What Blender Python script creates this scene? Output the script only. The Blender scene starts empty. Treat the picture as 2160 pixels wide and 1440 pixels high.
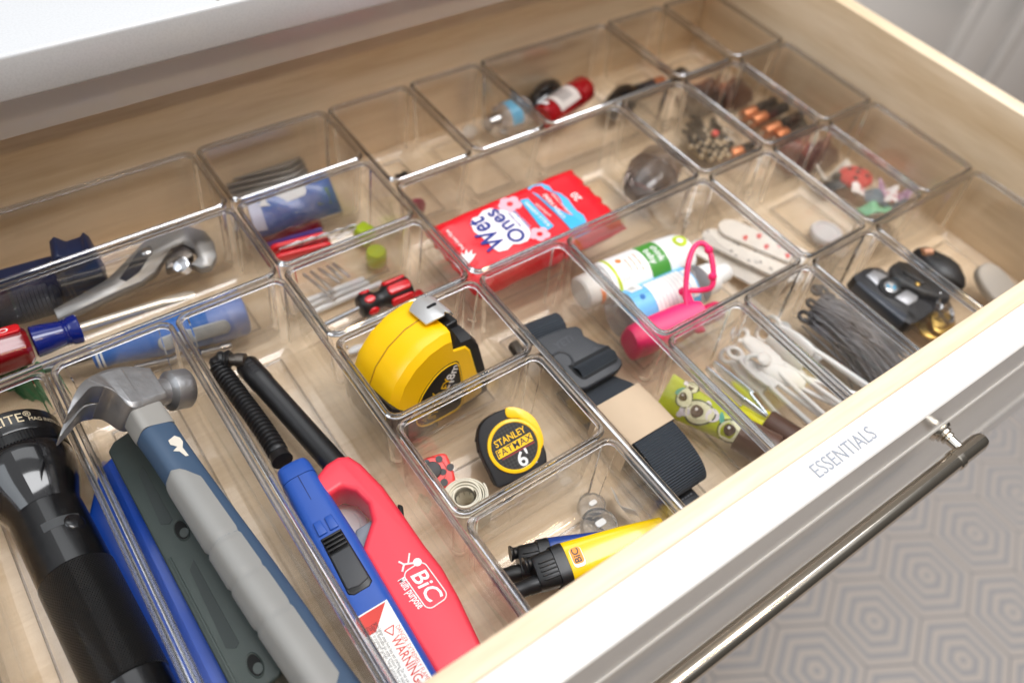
import bpy, bmesh, math, random
from mathutils import Vector, Matrix
random.seed(7)
U = 0.08                      # one drawing unit = 80 mm
R = math.radians
scene = bpy.context.scene
col = scene.collection

# ------------------------------------------------------------------ camera
CAM_POS = Vector((-3.17312, -4.12824, 5.40071))
CAM_ROT = Matrix.Rotation(R(-42.17043), 3, 'Z') @ Matrix.Rotation(R(39.91315), 3, 'X') @ Matrix.Rotation(R(8.57656), 3, 'Z')
FPX = 1778.1277               # focal length in pixels of the 2160 px wide photograph
cam_data = bpy.data.cameras.new('camera')
cam_data.sensor_width = 36.0
cam_data.lens = FPX / 2160.0 * 36.0
cam_data.clip_start = 0.01
cam_data.clip_end = 60.0
cam_data.dof.use_dof = True
cam_data.dof.focus_distance = 6.25 * U
cam_data.dof.aperture_fstop = 4.0
cam = bpy.data.objects.new('camera', cam_data)
cam.matrix_world = Matrix.Translation(CAM_POS * U) @ CAM_ROT.to_4x4()
col.objects.link(cam)
scene.camera = cam

# ------------------------------------------------------------------ world and lamps
world = bpy.data.worlds.new("World")
scene.world = world
world.use_nodes = True
bgn = world.node_tree.nodes['Background']
bgn.inputs['Color'].default_value = (0.95, 0.97, 1.0, 1)
bgn.inputs['Strength'].default_value = 1.0
_tc = world.node_tree.nodes.new('ShaderNodeTexCoord'); _sx = world.node_tree.nodes.new('ShaderNodeSeparateXYZ')
_cr = world.node_tree.nodes.new('ShaderNodeValToRGB')        # dim room: pale ceiling above, darker walls and floor
_cr.color_ramp.elements[0].position = 0.0; _cr.color_ramp.elements[0].color = (0.065, 0.062, 0.058, 1)
_cr.color_ramp.elements[1].position = 1.0; _cr.color_ramp.elements[1].color = (0.78, 0.79, 0.80, 1)
_e = _cr.color_ramp.elements.new(0.25); _e.color = (0.095, 0.088, 0.080, 1)
_e = _cr.color_ramp.elements.new(0.62); _e.color = (0.14, 0.137, 0.133, 1)
_e = _cr.color_ramp.elements.new(0.80); _e.color = (0.68, 0.69, 0.70, 1)
world.node_tree.links.new(_tc.outputs['Generated'], _sx.inputs[0])
world.node_tree.links.new(_sx.outputs['Z'], _cr.inputs['Fac'])
world.node_tree.links.new(_cr.outputs['Color'], bgn.inputs['Color'])

def aim(o, target):
    d = (Vector(target) * U - o.location)
    o.rotation_euler = d.to_track_quat('-Z', 'Y').to_euler()

def area(name, loc, target, sx, sy, power, color):
    l = bpy.data.lights.new(name, 'AREA')
    l.shape = 'RECTANGLE'; l.size = sx * U; l.size_y = sy * U
    l.energy = power; l.color = color
    o = bpy.data.objects.new(name, l); o.location = Vector(loc) * U
    col.objects.link(o)
    if target: aim(o, target)
    return o

area('ceiling_light', (7.0, -3.6, 19), None, 20, 7, 23.5, (0.98, 0.985, 1.0))
area('roof_window_light', (3.0, 9.6, 19.5), None, 20, 8, 5.5, (0.95, 0.975, 1.0))
area('window_light', (-17, 2, 13), (1, 0, 0), 10, 12, 6.0, (0.86, 0.93, 1.0))
for i, (x, y, z) in enumerate(((-1.5, -9.0, 15), (2.5, -9.5, 15), (6.5, -10, 15))):
    l = bpy.data.lights.new('pendant_bulb', 'POINT'); l.energy = 3.6; l.color = (1.0, 0.74, 0.44)
    l.shadow_soft_size = 0.035
    o = bpy.data.objects.new('pendant_bulb', l); o.location = Vector((x, y, z)) * U; col.objects.link(o)

scene.view_settings.view_transform = 'Standard'
scene.view_settings.look = 'None'
scene.view_settings.exposure = 0.13
scene.view_settings.gamma = 1.0
cy = scene.cycles
cy.max_bounces = 24; cy.transmission_bounces = 20; cy.transparent_max_bounces = 64
cy.glossy_bounces = 8; cy.diffuse_bounces = 4
cy.use_denoising = True
cy.sample_clamp_indirect = 6.0
try:
    cy.blur_glossy = 0.3
except Exception:
    pass

# ------------------------------------------------------------------ projection helpers (units)
def ray(px, py):
    d = CAM_ROT @ Vector(((px - 1080) / FPX, -(py - 720) / FPX, -1.0))
    return d.normalized()
def P(px, py, z=0.0):
    """the point seen at pixel (px, py) that lies at height z"""
    d = ray(px, py)
    return CAM_POS + d * ((z - CAM_POS.z) / d.z)
class Plane:
    def __init__(s, o, n):
        s.o = Vector(o); s.n = Vector(n).normalized()
    def hit(s, px, py):
        d = ray(px, py)
        return CAM_POS + d * ((s.o - CAM_POS).dot(s.n) / d.dot(s.n))
def to_cam(p):
    return (CAM_POS - Vector(p)).normalized()
def frame(o, x, up):
    """4x4 matrix: local x along x, local z as near to up as possible"""
    x = Vector(x).normalized(); up = Vector(up)
    z = (up - x * up.dot(x)).normalized(); y = z.cross(x)
    m = Matrix((x, y, z)).transposed().to_4x4(); m.translation = Vector(o)
    return m
def frame_z(o, z, x):
    """4x4 matrix: local z along z, local x as near to x as possible"""
    z = Vector(z).normalized(); x = Vector(x)
    x = (x - z * x.dot(z)).normalized(); y = z.cross(x)
    m = Matrix((x, y, z)).transposed().to_4x4(); m.translation = Vector(o)
    return m
def T(x=0, y=0, z=0): return Matrix.Translation((x, y, z))
def RX(a): return Matrix.Rotation(R(a), 4, 'X')
def RY(a): return Matrix.Rotation(R(a), 4, 'Y')
def RZ(a): return Matrix.Rotation(R(a), 4, 'Z')

# ------------------------------------------------------------------ mesh builder
class MB:
    def __init__(s): s.v = []; s.f = []; s.uv = {}
    def add(s, vs, fs, M=None, uv=None):
        b = len(s.v)
        for i, p in enumerate(vs):
            p = Vector(p)
            if M is not None: p = M @ p
            s.v.append(p)
            if uv: s.uv[b + i] = uv[i]
        s.f += [tuple(b + i for i in f) for f in fs]
        return s
    def box(s, cx, cy, cz, sx, sy, sz, M=None):
        hx, hy, hz = sx / 2, sy / 2, sz / 2
        vs = [(cx + a * hx, cy + b * hy, cz + c * hz) for c in (-1, 1) for b in (-1, 1) for a in (-1, 1)]
        fs = [(0, 2, 3, 1), (4, 5, 7, 6), (0, 1, 5, 4), (2, 6, 7, 3), (0, 4, 6, 2), (1, 3, 7, 5)]
        return s.add(vs, fs, M)
    def prism(s, poly, z0, z1, M=None, top=1.0):
        n = len(poly)
        area = sum(poly[i][0] * poly[(i + 1) % n][1] - poly[(i + 1) % n][0] * poly[i][1] for i in range(n))
        if area < 0: poly = poly[::-1]
        cx = sum(p[0] for p in poly) / n; cyy = sum(p[1] for p in poly) / n
        vs = [(x, y, z0) for x, y in poly] + [(cx + (x - cx) * top, cyy + (y - cyy) * top, z1) for x, y in poly]
        fs = [tuple(range(n - 1, -1, -1)), tuple(range(n, 2 * n))]
        fs += [(i, (i + 1) % n, n + (i + 1) % n, n + i) for i in range(n)]
        return s.add(vs, fs, M)
    def flat(s, poly, z=0.0, M=None):
        n = len(poly)
        area = sum(poly[i][0] * poly[(i + 1) % n][1] - poly[(i + 1) % n][0] * poly[i][1] for i in range(n))
        if area < 0: poly = poly[::-1]
        return s.add([(x, y, z) for x, y in poly], [tuple(range(n))], M, uv=[(x, y) for x, y in poly])
    def loft(s, rings, M=None, caps=True, closed=True, loop=False, uv=False):
        n = len(rings[0]); m = len(rings)
        vs = [p for r in rings for p in r]; fs = []
        k = n if closed else n - 1
        for i in range(m if loop else m - 1):
            a = i * n; b = ((i + 1) % m) * n
            for j in range(k):
                j2 = (j + 1) % n
                fs.append((a + j, a + j2, b + j2, b + j))
        if caps and not loop:
            fs.append(tuple(range(n - 1, -1, -1))); fs.append(tuple((m - 1) * n + j for j in range(n)))
        return s.add(vs, fs, M)
    def lathe(s, prof, n=32, M=None, caps=True, sy=1.0, sz=1.0):
        """profile of (x, r) turned about the local x axis"""
        vs = []; fs = []; uv = []
        m = len(prof); w = n + 1
        for (x, r) in prof:
            for j in range(w):
                a = 2 * math.pi * j / n
                vs.append((x, r * math.sin(a) * sy, r * math.cos(a) * sz)); uv.append((j / n, x))
        for i in range(m - 1):
            for j in range(n):
                fs.append((i * w + j, (i + 1) * w + j, (i + 1) * w + j + 1, i * w + j + 1))
        if caps:
            if prof[0][1] > 1e-5: fs.append(tuple(j for j in range(n)))
            if prof[-1][1] > 1e-5: fs.append(tuple((m - 1) * w + j for j in range(n - 1, -1, -1)))
        return s.add(vs, fs, M, uv)
    def tube(s, path, r, n=10, M=None, closed=False, caps=True, flat=1.0):
        path = [Vector(p) for p in path]; m = len(path)
        rad = r if isinstance(r, (list, tuple)) else [r] * m
        rings = []; prev = None
        for i in range(m):
            if closed: t = path[(i + 1) % m] - path[i - 1]
            else: t = path[min(i + 1, m - 1)] - path[max(i - 1, 0)]
            if t.length < 1e-9: t = Vector((1, 0, 0))
            t.normalize()
            if prev is None:
                ref = Vector((0, 0, 1)) if abs(t.z) < 0.9 else Vector((1, 0, 0))
                a = (ref - t * ref.dot(t)).normalized()
            else:
                a = (prev - t * prev.dot(t)).normalized()
            prev = a; b = t.cross(a)
            rings.append([path[i] + (a * math.cos(2 * math.pi * j / n) * flat + b * math.sin(2 * math.pi * j / n)) * rad[i] for j in range(n)])
        return s.loft(rings, M, caps=caps, loop=closed)
    def ball(s, c, r, n=16, m=10, M=None, sx=1, sy=1, sz=1):
        prof = [(-math.cos(math.pi * i / m), max(1e-6, math.sin(math.pi * i / m))) for i in range(m + 1)]
        M2 = T(*c) @ Matrix.Diagonal((r * sx, r * sy, r * sz, 1))
        return s.lathe(prof, n, (M @ M2) if M is not None else M2, caps=False)
    def grid(s, fn, nu, nv, M=None):
        vs = [fn(i / nu, j / nv) for j in range(nv + 1) for i in range(nu + 1)]
        uv = [(i / nu, j / nv) for j in range(nv + 1) for i in range(nu + 1)]
        fs = [(j * (nu + 1) + i, j * (nu + 1) + i + 1, (j + 1) * (nu + 1) + i + 1, (j + 1) * (nu + 1) + i) for j in range(nv) for i in range(nu)]
        return s.add(vs, fs, M, uv)

def obj(name, mb, mat=None, parent=None, M=None, bevel=0.0, seg=2, smooth=True, angle=38, solid=0.0, sharp=None):
    me = bpy.data.meshes.new(name)
    me.from_pydata([tuple(p * U) for p in mb.v], [], mb.f)
    if mb.uv:
        ul = me.uv_layers.new(name='UVMap')
        for lp in me.loops:
            ul.data[lp.index].uv = mb.uv.get(lp.vertex_index, (0, 0))
    bm = bmesh.new(); bm.from_mesh(me)
    if not mb.uv: bmesh.ops.remove_doubles(bm, verts=bm.verts, dist=1e-6)
    if solid:
        bmesh.ops.solidify(bm, geom=bm.faces[:], thickness=solid * U)
    bmesh.ops.recalc_face_normals(bm, faces=bm.faces)
    if bevel:
        es = [e for e in bm.edges if len(e.link_faces) == 2 and e.calc_face_angle(0) > R(angle)]
        bmesh.ops.bevel(bm, geom=es, offset=bevel * U, segments=seg, profile=0.5, affect='EDGES', clamp_overlap=True)
    bm.to_mesh(me); bm.free()
    if smooth:
        me.shade_smooth()
        me.set_sharp_from_angle(angle=R(sharp if sharp else (angle if not bevel else 50)))
    if mat: me.materials.append(mat)
    o = bpy.data.objects.new(name, me)
    place(o, parent, M)
    return o
def place(o, parent=None, M=None):
    if M is not None:
        m = M.copy(); m.translation = m.translation * U
        o.matrix_basis = m
    if parent is not None: o.parent = parent
    col.objects.link(o)
def tag(o, label=None, cat=None, group=None, kind=None):
    if label: o['label'] = label
    if cat: o['category'] = cat
    if group: o['group'] = group
    if kind: o['kind'] = kind
    return o
def thing(name, label, cat, M=None, group=None):
    o = bpy.data.objects.new(name, None); o.empty_display_size = 0.01
    place(o, None, M)
    return tag(o, label, cat, group)
def text(body, size, mat, parent=None, M=None, name='lettering', sx=1.0, shear=0.0, align='CENTER', depth=0.0, bold=0.0, wrap=None, space=1.0, shadow=None):
    cu = bpy.data.curves.new(name, 'FONT')
    cu.body = body; cu.size = size * U; cu.align_x = align; cu.align_y = 'CENTER'
    cu.shear = shear; cu.extrude = depth * U; cu.offset = bold * U; cu.space_character = space
    cu.resolution_u = 3
    tmp = bpy.data.objects.new(name, cu)
    me = bpy.data.meshes.new_from_object(tmp)
    bpy.data.objects.remove(tmp); bpy.data.curves.remove(cu)
    for v in me.vertices:
        v.co.x *= sx
        if wrap:
            v.co = Vector(wrap(v.co.x / U, v.co.y / U, v.co.z / U)) * U
    me.materials.clear(); me.materials.append(mat)
    me.name = name
    o = bpy.data.objects.new(name, me)
    place(o, parent, M)
    return o
def rrect(w, h, r, n=5):
    """rounded rectangle outline round the origin"""
    pts = []
    for cx, cyy, a0 in ((w / 2 - r, h / 2 - r, 0), (-w / 2 + r, h / 2 - r, 90), (-w / 2 + r, -h / 2 + r, 180), (w / 2 - r, -h / 2 + r, 270)):
        for k in range(n + 1):
            a = R(a0 + 90 * k / n); pts.append((cx + r * math.cos(a), cyy + r * math.sin(a)))
    return pts
def ellipse(a, b, n=24, cx=0, cy_=0):
    return [(cx + a * math.cos(2 * math.pi * k / n), cy_ + b * math.sin(2 * math.pi * k / n)) for k in range(n)]
def bez(pts, n=8):
    """smooth closed/open Catmull-Rom through points (open)"""
    pts = [Vector(p) for p in pts]; out = []
    for i in range(len(pts) - 1):
        p0 = pts[max(i - 1, 0)]; p1 = pts[i]; p2 = pts[i + 1]; p3 = pts[min(i + 2, len(pts) - 1)]
        for k in range(n):
            t = k / n
            out.append(0.5 * ((2 * p1) + (p2 - p0) * t + (2 * p0 - 5 * p1 + 4 * p2 - p3) * t * t + (3 * p1 - p0 - 3 * p2 + p3) * t ** 3))
    out.append(pts[-1])
    return out
def smooth_poly(pts, n=4):
    pts = [Vector((p[0], p[1], 0)) for p in pts]; m = len(pts); out = []
    for i in range(m):
        p0 = pts[i - 1]; p1 = pts[i]; p2 = pts[(i + 1) % m]; p3 = pts[(i + 2) % m]
        for k in range(n):
            t = k / n
            q = 0.5 * ((2 * p1) + (p2 - p0) * t + (2 * p0 - 5 * p1 + 4 * p2 - p3) * t * t + (3 * p1 - p0 - 3 * p2 + p3) * t ** 3)
            out.append((q.x, q.y))
    return out

# ------------------------------------------------------------------ materials
def srgb(r, g, b):
    f = lambda c: (c / 255 / 12.92) if c / 255 <= 0.04045 else ((c / 255 + 0.055) / 1.055) ** 2.4
    return (f(r), f(g), f(b), 1.0)
def bsdf(m):
    return next(n for n in m.node_tree.nodes if n.type == 'BSDF_PRINCIPLED')
MATS = {}
def mat(name, rgb, rough=0.4, metal=0.0, coat=0.0, spec=0.5, var=0.06, vscale=60.0, bump=0.0, bscale=400.0, trans=0.0, alpha=1.0, sss=0.0, ior=1.5, rvar=0.0, stretch=None):
    if name in MATS: return MATS[name]
    m = bpy.data.materials.new(name); m.use_nodes = True
    nt = m.node_tree; b = bsdf(m); L = nt.links
    c = srgb(*rgb)
    b.inputs['Base Color'].default_value = c
    b.inputs['Roughness'].default_value = rough; b.inputs['Metallic'].default_value = metal
    b.inputs['Coat Weight'].default_value = coat; b.inputs['Coat Roughness'].default_value = 0.08
    b.inputs['Specular IOR Level'].default_value = spec; b.inputs['IOR'].default_value = ior
    b.inputs['Transmission Weight'].default_value = trans; b.inputs['Alpha'].default_value = alpha
    if sss:
        b.inputs['Subsurface Weight'].default_value = sss; b.inputs['Subsurface Radius'].default_value = (0.004, 0.003, 0.003)
        b.inputs['Subsurface Scale'].default_value = 0.5
    tc = nt.nodes.new('ShaderNodeTexCoord')
    src = tc.outputs['Object']
    if stretch:
        mp = nt.nodes.new('ShaderNodeMapping'); mp.inputs['Scale'].default_value = stretch
        L.new(src, mp.inputs['Vector']); src = mp.outputs['Vector']
    if var:
        nz = nt.nodes.new('ShaderNodeTexNoise'); nz.inputs['Scale'].default_value = vscale; nz.inputs['Detail'].default_value = 5
        L.new(src, nz.inputs['Vector'])
        mx = nt.nodes.new('ShaderNodeMix'); mx.data_type = 'RGBA'
        mx.inputs[6].default_value = tuple(x * (1 - var) for x in c[:3]) + (1,)
        mx.inputs[7].default_value = tuple(min(1, x * (1 + var)) for x in c[:3]) + (1,)
        L.new(nz.outputs['Fac'], mx.inputs[0]); L.new(mx.outputs[2], b.inputs['Base Color'])
    if rvar:
        nr = nt.nodes.new('ShaderNodeTexNoise'); nr.inputs['Scale'].default_value = vscale * 2.3; nr.inputs['Detail'].default_value = 4
        L.new(src, nr.inputs['Vector'])
        mr = nt.nodes.new('ShaderNodeMapRange'); mr.inputs[3].default_value = max(0.02, rough - rvar); mr.inputs[4].default_value = rough + rvar
        L.new(nr.outputs['Fac'], mr.inputs[0]); L.new(mr.outputs[0], b.inputs['Roughness'])
    if bump:
        nb = nt.nodes.new('ShaderNodeTexNoise'); nb.inputs['Scale'].default_value = bscale; nb.inputs['Detail'].default_value = 3
        L.new(src, nb.inputs['Vector'])
        bp = nt.nodes.new('ShaderNodeBump'); bp.inputs['Strength'].default_value = bump; bp.inputs['Distance'].default_value = 0.0006
        L.new(nb.outputs['Fac'], bp.inputs['Height']); L.new(bp.outputs['Normal'], b.inputs['Normal'])
    MATS[name] = m
    return m

def wood(name, light, dark, axis, rough=0.42):
    m = bpy.data.materials.new(name); m.use_nodes = True
    nt = m.node_tree; b = bsdf(m); L = nt.links
    tc = nt.nodes.new('ShaderNodeTexCoord'); mp = nt.nodes.new('ShaderNodeMapping')
    sc = [16.0, 16.0, 16.0]; sc[axis] = 1.3
    mp.inputs['Scale'].default_value = sc
    L.new(tc.outputs['Object'], mp.inputs['Vector'])
    n1 = nt.nodes.new('ShaderNodeTexNoise'); n1.inputs['Scale'].default_value = 1.6; n1.inputs['Detail'].default_value = 6; n1.inputs['Distortion'].default_value = 1.2
    L.new(mp.outputs['Vector'], n1.inputs['Vector'])
    n2 = nt.nodes.new('ShaderNodeTexNoise'); n2.inputs['Scale'].default_value = 22; n2.inputs['Detail'].default_value = 4
    L.new(mp.outputs['Vector'], n2.inputs['Vector'])
    ad = nt.nodes.new('ShaderNodeMath'); ad.operation = 'MULTIPLY_ADD'; ad.inputs[1].default_value = 0.35
    L.new(n2.outputs['Fac'], ad.inputs[0]); L.new(n1.outputs['Fac'], ad.inputs[2])
    cr = nt.nodes.new('ShaderNodeValToRGB')
    cr.color_ramp.elements[0].position = 0.42; cr.color_ramp.elements[0].color = srgb(*dark)
    cr.color_ramp.elements[1].position = 0.82; cr.color_ramp.elements[1].color = srgb(*light)
    L.new(ad.outputs[0], cr.inputs['Fac'])
    # a few dark mineral streaks
    mp2 = nt.nodes.new('ShaderNodeMapping'); s2 = [26.0, 26.0, 26.0]; s2[axis] = 4.0; mp2.inputs['Scale'].default_value = s2
    L.new(tc.outputs['Object'], mp2.inputs['Vector'])
    n3 = nt.nodes.new('ShaderNodeTexNoise'); n3.inputs['Scale'].default_value = 1.3; n3.inputs['Detail'].default_value = 2
    L.new(mp2.outputs['Vector'], n3.inputs['Vector'])
    c3 = nt.nodes.new('ShaderNodeValToRGB'); c3.color_ramp.elements[0].position = 0.755; c3.color_ramp.elements[1].position = 0.80
    L.new(n3.outputs['Fac'], c3.inputs['Fac'])
    mx = nt.nodes.new('ShaderNodeMix'); mx.data_type = 'RGBA'; mx.inputs[7].default_value = srgb(120, 84, 58)
    L.new(c3.outputs['Color'], mx.inputs[0]); L.new(cr.outputs['Color'], mx.inputs[6])
    L.new(mx.outputs[2], b.inputs['Base Color'])
    b.inputs['Roughness'].default_value = rough
    bp = nt.nodes.new('ShaderNodeBump'); bp.inputs['Strength'].default_value = 0.10; bp.inputs['Distance'].default_value = 0.0006
    L.new(n2.outputs['Fac'], bp.inputs['Height']); L.new(bp.outputs['Normal'], b.inputs['Normal'])
    return m

WOOD_X = wood('birch_grain_across', (241, 221, 194), (213, 186, 150), 0)
WOOD_Y = wood('birch_grain_deep', (241, 221, 192), (215, 188, 150), 1)
WHITE_PAINT = mat('white_cabinet_paint', (232, 229, 226), rough=0.22, var=0.01, coat=0.25, bump=0.02, bscale=180)

def clear_plastic():
    """thin clear plastic sheet: see-through with a Fresnel-like reflection"""
    m = bpy.data.materials.new('clear_plastic'); m.use_nodes = True
    nt = m.node_tree; nt.nodes.clear(); L = nt.links
    out = nt.nodes.new('ShaderNodeOutputMaterial')
    tr = nt.nodes.new('ShaderNodeBsdfTransparent'); tr.inputs['Color'].default_value = (0.968, 0.960, 0.950, 1)
    gl = nt.nodes.new('ShaderNodeBsdfGlossy'); gl.inputs['Roughness'].default_value = 0.035
    lw = nt.nodes.new('ShaderNodeLayerWeight'); lw.inputs['Blend'].default_value = 0.5
    pw = nt.nodes.new('ShaderNodeMath'); pw.operation = 'POWER'; pw.inputs[1].default_value = 4.2
    L.new(lw.outputs['Facing'], pw.inputs[0])
    ma = nt.nodes.new('ShaderNodeMath'); ma.operation = 'MULTIPLY_ADD'; ma.inputs[1].default_value = 0.80; ma.inputs[2].default_value = 0.052
    L.new(pw.outputs[0], ma.inputs[0])
    mix = nt.nodes.new('ShaderNodeMixShader')
    L.new(ma.outputs[0], mix.inputs[0]); L.new(tr.outputs[0], mix.inputs[1]); L.new(gl.outputs[0], mix.inputs[2])
    # faint scuffs and dust
    tc = nt.nodes.new('ShaderNodeTexCoord')
    nz = nt.nodes.new('ShaderNodeTexNoise'); nz.inputs['Scale'].default_value = 55; nz.inputs['Detail'].default_value = 8; nz.inputs['Roughness'].default_value = 0.7
    L.new(tc.outputs['Object'], nz.inputs['Vector'])
    mr = nt.nodes.new('ShaderNodeMapRange'); mr.inputs[1].default_value = 0.45; mr.inputs[2].default_value = 0.8; mr.inputs[3].default_value = 0.0; mr.inputs[4].default_value = 0.012
    L.new(nz.outputs['Fac'], mr.inputs[0])
    df = nt.nodes.new('ShaderNodeBsdfDiffuse'); df.inputs['Color'].default_value = (0.75, 0.73, 0.70, 1)
    mix2 = nt.nodes.new('ShaderNodeMixShader')
    L.new(mr.outputs[0], mix2.inputs[0]); L.new(mix.outputs[0], mix2.inputs[1]); L.new(df.outputs[0], mix2.inputs[2])
    bp = nt.nodes.new('ShaderNodeBump'); bp.inputs['Strength'].default_value = 0.05; bp.inputs['Distance'].default_value = 0.001
    nb = nt.nodes.new('ShaderNodeTexNoise'); nb.inputs['Scale'].default_value = 18
    L.new(tc.outputs['Object'], nb.inputs['Vector']); L.new(nb.outputs['Fac'], bp.inputs['Height']); L.new(bp.outputs['Normal'], gl.inputs['Normal'])
    L.new(mix2.outputs[0], out.inputs['Surface'])
    return m
CLEAR = clear_plastic()
RIM = bpy.data.materials.new('clear_rim'); RIM.use_nodes = True
_b = bsdf(RIM)
_b.inputs['Base Color'].default_value = (0.64, 0.64, 0.66, 1); _b.inputs['Transmission Weight'].default_value = 1.0
_b.inputs['Roughness'].default_value = 0.02; _b.inputs['IOR'].default_value = 1.49
CORNER = bpy.data.materials.new('clear_corner'); CORNER.use_nodes = True
_b = bsdf(CORNER)
_b.inputs['Base Color'].default_value = (0.95, 0.94, 0.93, 1); _b.inputs['Transmission Weight'].default_value = 1.0
_b.inputs['Roughness'].default_value = 0.02; _b.inputs['IOR'].default_value = 1.35
# ------------------------------------------------------------------ setting
FLOOR_Z = -9.5; TOP = 0.72; BASE = -0.88; YF = -3.335
# floor of hexagon tiles, each with concentric printed lines
def tile_material():
    m = bpy.data.materials.new('hexagon_line_tile'); m.use_nodes = True
    nt = m.node_tree; b = bsdf(m); L = nt.links
    def math_(op, a, b_=None, c=None):
        n = nt.nodes.new('ShaderNodeMath'); n.operation = op
        for i, v in enumerate((a, b_, c)):
            if v is None: continue
            if isinstance(v, (int, float)): n.inputs[i].default_value = v
            else: L.new(v, n.inputs[i])
        return n.outputs[0]
    tc = nt.nodes.new('ShaderNodeTexCoord'); sp = nt.nodes.new('ShaderNodeSeparateXYZ')
    L.new(tc.outputs['Object'], sp.inputs[0])
    ax = math_('ABSOLUTE', sp.outputs[0]); ay = math_('ABSOLUTE', sp.outputs[1])
    d2 = math_('ADD', math_('MULTIPLY', ax, 0.5), math_('MULTIPLY', ay, 0.8660254))
    d = math_('DIVIDE', math_('MAXIMUM', ax, d2), 0.83 * U)
    fr = math_('FRACT', math_('DIVIDE', math_('ADD', d, 0.115), 0.255))
    tri = math_('ABSOLUTE', math_('SUBTRACT', fr, 0.5))
    mr = nt.nodes.new('ShaderNodeMapRange'); mr.interpolation_type = 'SMOOTHSTEP'
    mr.inputs[1].default_value = 0.22; mr.inputs[2].default_value = 0.30; mr.inputs[3].default_value = 1.0; mr.inputs[4].default_value = 0.0
    L.new(tri, mr.inputs[0])
    nz = nt.nodes.new('ShaderNodeTexNoise'); nz.inputs['Scale'].default_value = 30; nz.inputs['Detail'].default_value = 4
    L.new(tc.outputs['Object'], nz.inputs['Vector'])
    mx = nt.nodes.new('ShaderNodeMix'); mx.data_type = 'RGBA'
    mx.inputs[6].default_value = srgb(186, 176, 168); mx.inputs[7].default_value = srgb(156, 154, 156)
    fac = math_('MULTIPLY', mr.outputs[0], math_('MULTIPLY_ADD', nz.outputs['Fac'], 0.3, 0.8))
    L.new(fac, mx.inputs[0]); L.new(mx.outputs[2], b.inputs['Base Color'])
    b.inputs['Roughness'].default_value = 0.5
    return m
TILE = tile_material()
fl = MB(); fl.box(2.0, -2, FLOOR_Z - 0.12, 60, 50, 0.2)
floor = tag(obj('floor', fl, mat('floor_grout', (178, 162, 150), rough=0.8)), kind='structure')
hexm = MB(); rad = 0.83 / math.cos(R(30)) - 0.006
hexm.prism([(rad * math.sin(R(60 * k)), rad * math.cos(R(60 * k))) for k in range(6)], FLOOR_Z - 0.03, FLOOR_Z, T(0, 0, -FLOOR_Z))
tile0 = None
for j in range(-7, 4):
    for i in range(-6, 8):
        x = 7.127 + 1.66 * i + (0.83 if j % 2 else 0); y = -4.01 + 1.4376 * j
        if y > 2.2 or x < -3: continue
        M = T(x, y, FLOOR_Z)
        if tile0 is None:
            tile0 = obj('tile', hexm, TILE, floor, M, smooth=False)
        else:
            o = tile0.copy(); m = M.copy(); m.translation *= U; o.matrix_basis = m; o.parent = floor; col.objects.link(o)

# countertop of white quartz
def quartz():
    m = bpy.data.materials.new('white_quartz'); m.use_nodes = True
    nt = m.node_tree; b = bsdf(m); L = nt.links
    tc = nt.nodes.new('ShaderNodeTexCoord')
    n1 = nt.nodes.new('ShaderNodeTexNoise'); n1.inputs['Scale'].default_value = 700; n1.inputs['Detail'].default_value = 2
    L.new(tc.outputs['Object'], n1.inputs['Vector'])
    c1 = nt.nodes.new('ShaderNodeValToRGB')
    c1.color_ramp.elements[0].position = 0.3; c1.color_ramp.elements[0].color = srgb(206, 208, 211)
    c1.color_ramp.elements[1].position = 0.6; c1.color_ramp.elements[1].color = srgb(212, 214, 217)
    L.new(n1.outputs['Fac'], c1.inputs['Fac'])
    vo = nt.nodes.new('ShaderNodeTexVoronoi'); vo.inputs['Scale'].default_value = 120; vo.inputs['Randomness'].default_value = 1.0
    L.new(tc.outputs['Object'], vo.inputs['Vector'])
    sp = nt.nodes.new('ShaderNodeSeparateColor'); L.new(vo.outputs['Color'], sp.inputs[0])
    gt = nt.nodes.new('ShaderNodeMath'); gt.operation = 'GREATER_THAN'; gt.inputs[1].default_value = 0.965; L.new(sp.outputs[0], gt.inputs[0])
    ls = nt.nodes.new('ShaderNodeMath'); ls.operation = 'LESS_THAN'; ls.inputs[1].default_value = 0.16; L.new(vo.outputs['Distance'], ls.inputs[0])
    mu = nt.nodes.new('ShaderNodeMath'); mu.operation = 'MULTIPLY'; L.new(gt.outputs[0], mu.inputs[0]); L.new(ls.outputs[0], mu.inputs[1])
    mx = nt.nodes.new('ShaderNodeMix'); mx.data_type = 'RGBA'; mx.inputs[7].default_value = srgb(110, 100, 92)
    L.new(mu.outputs[0], mx.inputs[0]); L.new(c1.outputs['Color'], mx.inputs[6]); L.new(mx.outputs[2], b.inputs['Base Color'])
    b.inputs['Roughness'].default_value = 0.25
    return m
ct = MB(); ct.box(4.0, 6.35, 1.475, 30, 8.1, 0.37)
tag(obj('countertop', ct, quartz(), bevel=0.03, seg=3), 'white speckled quartz countertop above the open drawer', 'countertop')

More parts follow.
